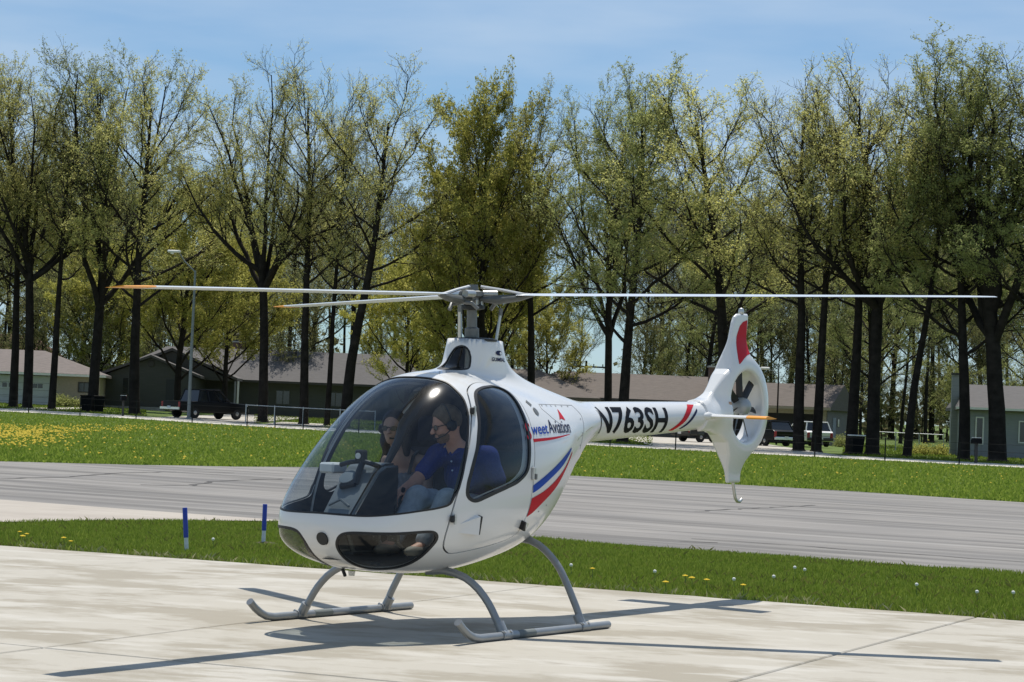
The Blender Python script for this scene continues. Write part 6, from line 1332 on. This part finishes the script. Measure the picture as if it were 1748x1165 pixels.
def person(label, sy, hc, fr, sc, sh, el, wr, kn, an, neck, pelvis, chest, skin, male):
    off = np.array([0.12, sy, 0.69]); e = empty('person', tuple(pl(off)), math.pi+PSI, label, 'person', 'people in the cockpit'); c = np.array(hc, float)
    lo, hi = (-0.12, sy-0.34, 0.46), (1.24, sy+0.34, 1.56)
    if male: lo, hi = (-0.10, -0.06, 0.46), (1.24, 0.64, 1.56)
    else: lo, hi = (-0.10, -0.62, 0.46), (1.24, 0.02, 1.52)
    s = SDF(lo, hi, 0.0075); head_prims(s, c, fr, sc); f, l, u = fr
    s.chain([neck, c-u*0.06*sc-f*0.015], [0.058*sc, 0.052*sc], 0.03)
    tr = 1.0 if male else 0.86
    def torso(q, g):
        q.ell(pelvis, (0.13*tr+g, 0.165*tr+g, 0.11*tr+g), None, 0.06); q.cap(pelvis+np.array([0, 0, 0.02]), chest, 0.115*tr+g, 0.125*tr+g, 0.06); q.ell(chest, (0.115*tr+g, 0.175*tr+g, 0.155*tr+g), None, 0.06)
        q.cap(sh[0], neck, 0.055*tr+g, 0.06*tr+g, 0.05); q.cap(sh[1], neck, 0.055*tr+g, 0.06*tr+g, 0.05)
    torso(s, 0)
    hips = [pelvis+np.array([0.04, 0.09*tr, -0.01]), pelvis+np.array([0.04, -0.09*tr, -0.01])]
    for i in range(2):
        arm(s, sh[i], el[i], wr[i], 0.052*tr); s.chain([hips[i], kn[i], an[i]], [0.085*tr, 0.062*tr, 0.042*tr], 0.03); s.chain([an[i], an[i]+np.array([0.14, 0, -0.03])], [0.042*tr, 0.03*tr], 0.02)
        d = wr[i]-el[i]; hand(s, wr[i], d, (0.1, 0.0, 1.0), 1.0 if male else 0.88, 1 if i else -1)
    s.mesh('body', skin, e, off)
    # clothes
    t = SDF(lo, hi, 0.009); torso(t, 0.010)
    if male:
        for i in range(2): m_ = sh[i]+(el[i]-sh[i])*0.64; t.cap(sh[i], m_, 0.064, 0.062, 0.04)
    if male: t.cut(neck+np.array([0.0, 0, 0.045]), np.array([0.45, 0, 0.9])); t.cut(pelvis+np.array([0, 0, -0.03]), np.array([0, 0, -1.0]))
    else: t.cut(chest+np.array([0.0, 0, 0.075]), np.array([0.35, 0, 0.94])); t.cut(pelvis+np.array([0, 0, -0.02]), np.array([0, 0, -1.0]))
    t.folds(0.0042, 62, 1.0 if male else 2.0)
    sh_ = t.mesh('polo_shirt' if male else 'tank_top', POLO if male else TANK, e, off)
    if male:
        col = MB(); nf = neck+np.array([0.02, 0, 0.02])-off
        for q in (-1, 1): col.tube([nf+np.array([-0.075, q*0.01, 0.03]), nf+np.array([-0.03, q*0.068, 0.022]), nf+np.array([0.045, q*0.055, -0.005]), nf+np.array([0.085, q*0.02, -0.05])], [0.014, 0.016, 0.018, 0.006], 8, flat=0.6)
        col.build('collar', POLO, sh_, True)
        for zz in (0.085, 0.145): MB().lathe([(0.007, 0), (0.006, 0.004)], tuple(neck-off+np.array([0.085-0.25*(zz-0.085), 0.012, -zz+0.02])), (1, 0, 0.35), 10).build('button', BUTTON, sh_)
    else:
        for i in range(2):
            a = sh[i]+(neck-sh[i])*0.35-off; MB().tube([a+np.array([0.10, 0, -0.09]), a+np.array([0.055, 0, 0.035]), a+np.array([0, 0, 0.068]), a+np.array([-0.07, 0, 0.02])], 0.016, 8, flat=0.35).build('strap', HSET, sh_, True)
    t = SDF(lo, hi, 0.009); t.ell(pelvis, (0.142*tr, 0.178*tr, 0.118*tr), None, 0.05)
    for i in range(2): t.chain([hips[i], kn[i], an[i]+np.array([0, 0, 0.03])], [0.100*tr, 0.076*tr, 0.058*tr], 0.03)
    t.cut(pelvis+np.array([0, 0, 0.07]), np.array([-0.2, 0, 1.0])); t.folds(0.004, 55, 3.0); t.mesh('jeans', JEANS, e, off)
    for i in range(2):
        t = SDF(an[i]-np.array([0.1, 0.08, 0.1]), an[i]+np.array([0.26, 0.08, 0.09]), 0.008); t.ell(an[i]+np.array([0.07, 0, -0.035]), (0.14, 0.047, 0.042), None, 0.02); t.cap(an[i], an[i]+np.array([0.02, 0, -0.03]), 0.052, 0.05, 0.02); t.cut(an[i]+np.array([0, 0, -0.06]), np.array([0, 0, -1.0])); t.mesh('shoe', SHOE, e, off)
    # hair
    hr_ = SDF(c-0.22, c+0.2, 0.007); E = lambda o, r, k_=0.03: hr_.ell(c+f*o[0]*sc+l*o[1]*sc+u*o[2]*sc, np.array(r)*sc, fr, k_)
    E((-0.012, 0, 0.038), (0.106, 0.087, 0.104))
    if male: hr_.cut(c+u*0.055*sc+f*0.062*sc, f*0.86-u*0.5); hr_.cut(c-u*0.012*sc, -u+f*0.25); hr_.mesh('hair', HAIR, e, off)
    else:
        hr_.cut(c+u*0.06*sc+f*0.055*sc, f*0.9-u*0.42)
        for q in (-1, 1): hr_.chain([c-f*0.03+l*q*0.078*sc+u*0.02, c-f*0.045+l*q*0.085*sc-u*0.09, c-f*0.05+l*q*0.085*sc-u*0.17], [0.03, 0.034, 0.022], 0.03)
        hr_.cap(c-f*0.07, c-f*0.08-u*0.15, 0.06, 0.05, 0.04); hr_.mesh('hair', HAIR2, e, off)
    if male:
        b_ = SDF(c-0.16, c+0.16, 0.006); b_.ell(c+f*0.022*sc-u*0.047*sc, np.array((0.0745, 0.0605, 0.0685))*sc, fr, 0.01); b_.ell(c+f*0.063*sc-u*0.09*sc, np.array((0.030, 0.032, 0.0255))*sc, fr, 0.012); 0
        b_.cut(c-u*0.060*sc, u-f*0.35); b_.cut(c+f*0.0*sc, -f); b_.mesh('beard', mat('short_beard', (0.20, 0.12, 0.08), 0.8, noise=0.35, nscale=90), e, off)
    eyewear('sunglasses', c, fr, sc, e, off); headset(c, fr, sc, e, off, 1 if male else 1)
    # lap strap over the shoulder
    mid = (sh[0]+chest)/2
    return e
A_ = np.array
person('bearded man in blue polo shirt, headset and sunglasses, in the nearer cockpit seat', 0.28, (0.625, 0.265, 1.365), frame(math.radians(-36), math.radians(-17)), 0.97,
       [A_([0.42, 0.465, 1.165]), A_([0.47, 0.095, 1.165])], [A_([0.35, 0.545, 0.93]), A_([0.655, 0.055, 0.985])], [A_([0.56, 0.50, 0.80]), A_([0.80, 0.055, 0.925])],
       [A_([0.80, 0.415, 0.875]), A_([0.80, 0.17, 0.880])], [A_([1.02, 0.40, 0.585]), A_([1.02, 0.16, 0.585])], A_([0.50, 0.275, 1.19]), A_([0.16, 0.28, 0.795]), A_([0.36, 0.28, 1.04]), SKIN, True)
person('woman with sunglasses and headset in a grey tank top in the farther seat', -0.28, (0.475, -0.275, 1.325), frame(math.radians(14), math.radians(-3)), 0.92,
       [A_([0.29, -0.125, 1.095]), A_([0.29, -0.445, 1.095])], [A_([0.33, -0.07, 0.86]), A_([0.33, -0.515, 0.86])], [A_([0.55, -0.15, 0.90]), A_([0.56, -0.40, 0.90])],
       [A_([0.76, -0.18, 0.855]), A_([0.76, -0.38, 0.855])], [A_([1.00, -0.17, 0.58]), A_([1.00, -0.38, 0.58])], A_([0.36, -0.28, 1.135]), A_([0.13, -0.28, 0.785]), A_([0.27, -0.28, 0.99]), SKIN2, False)
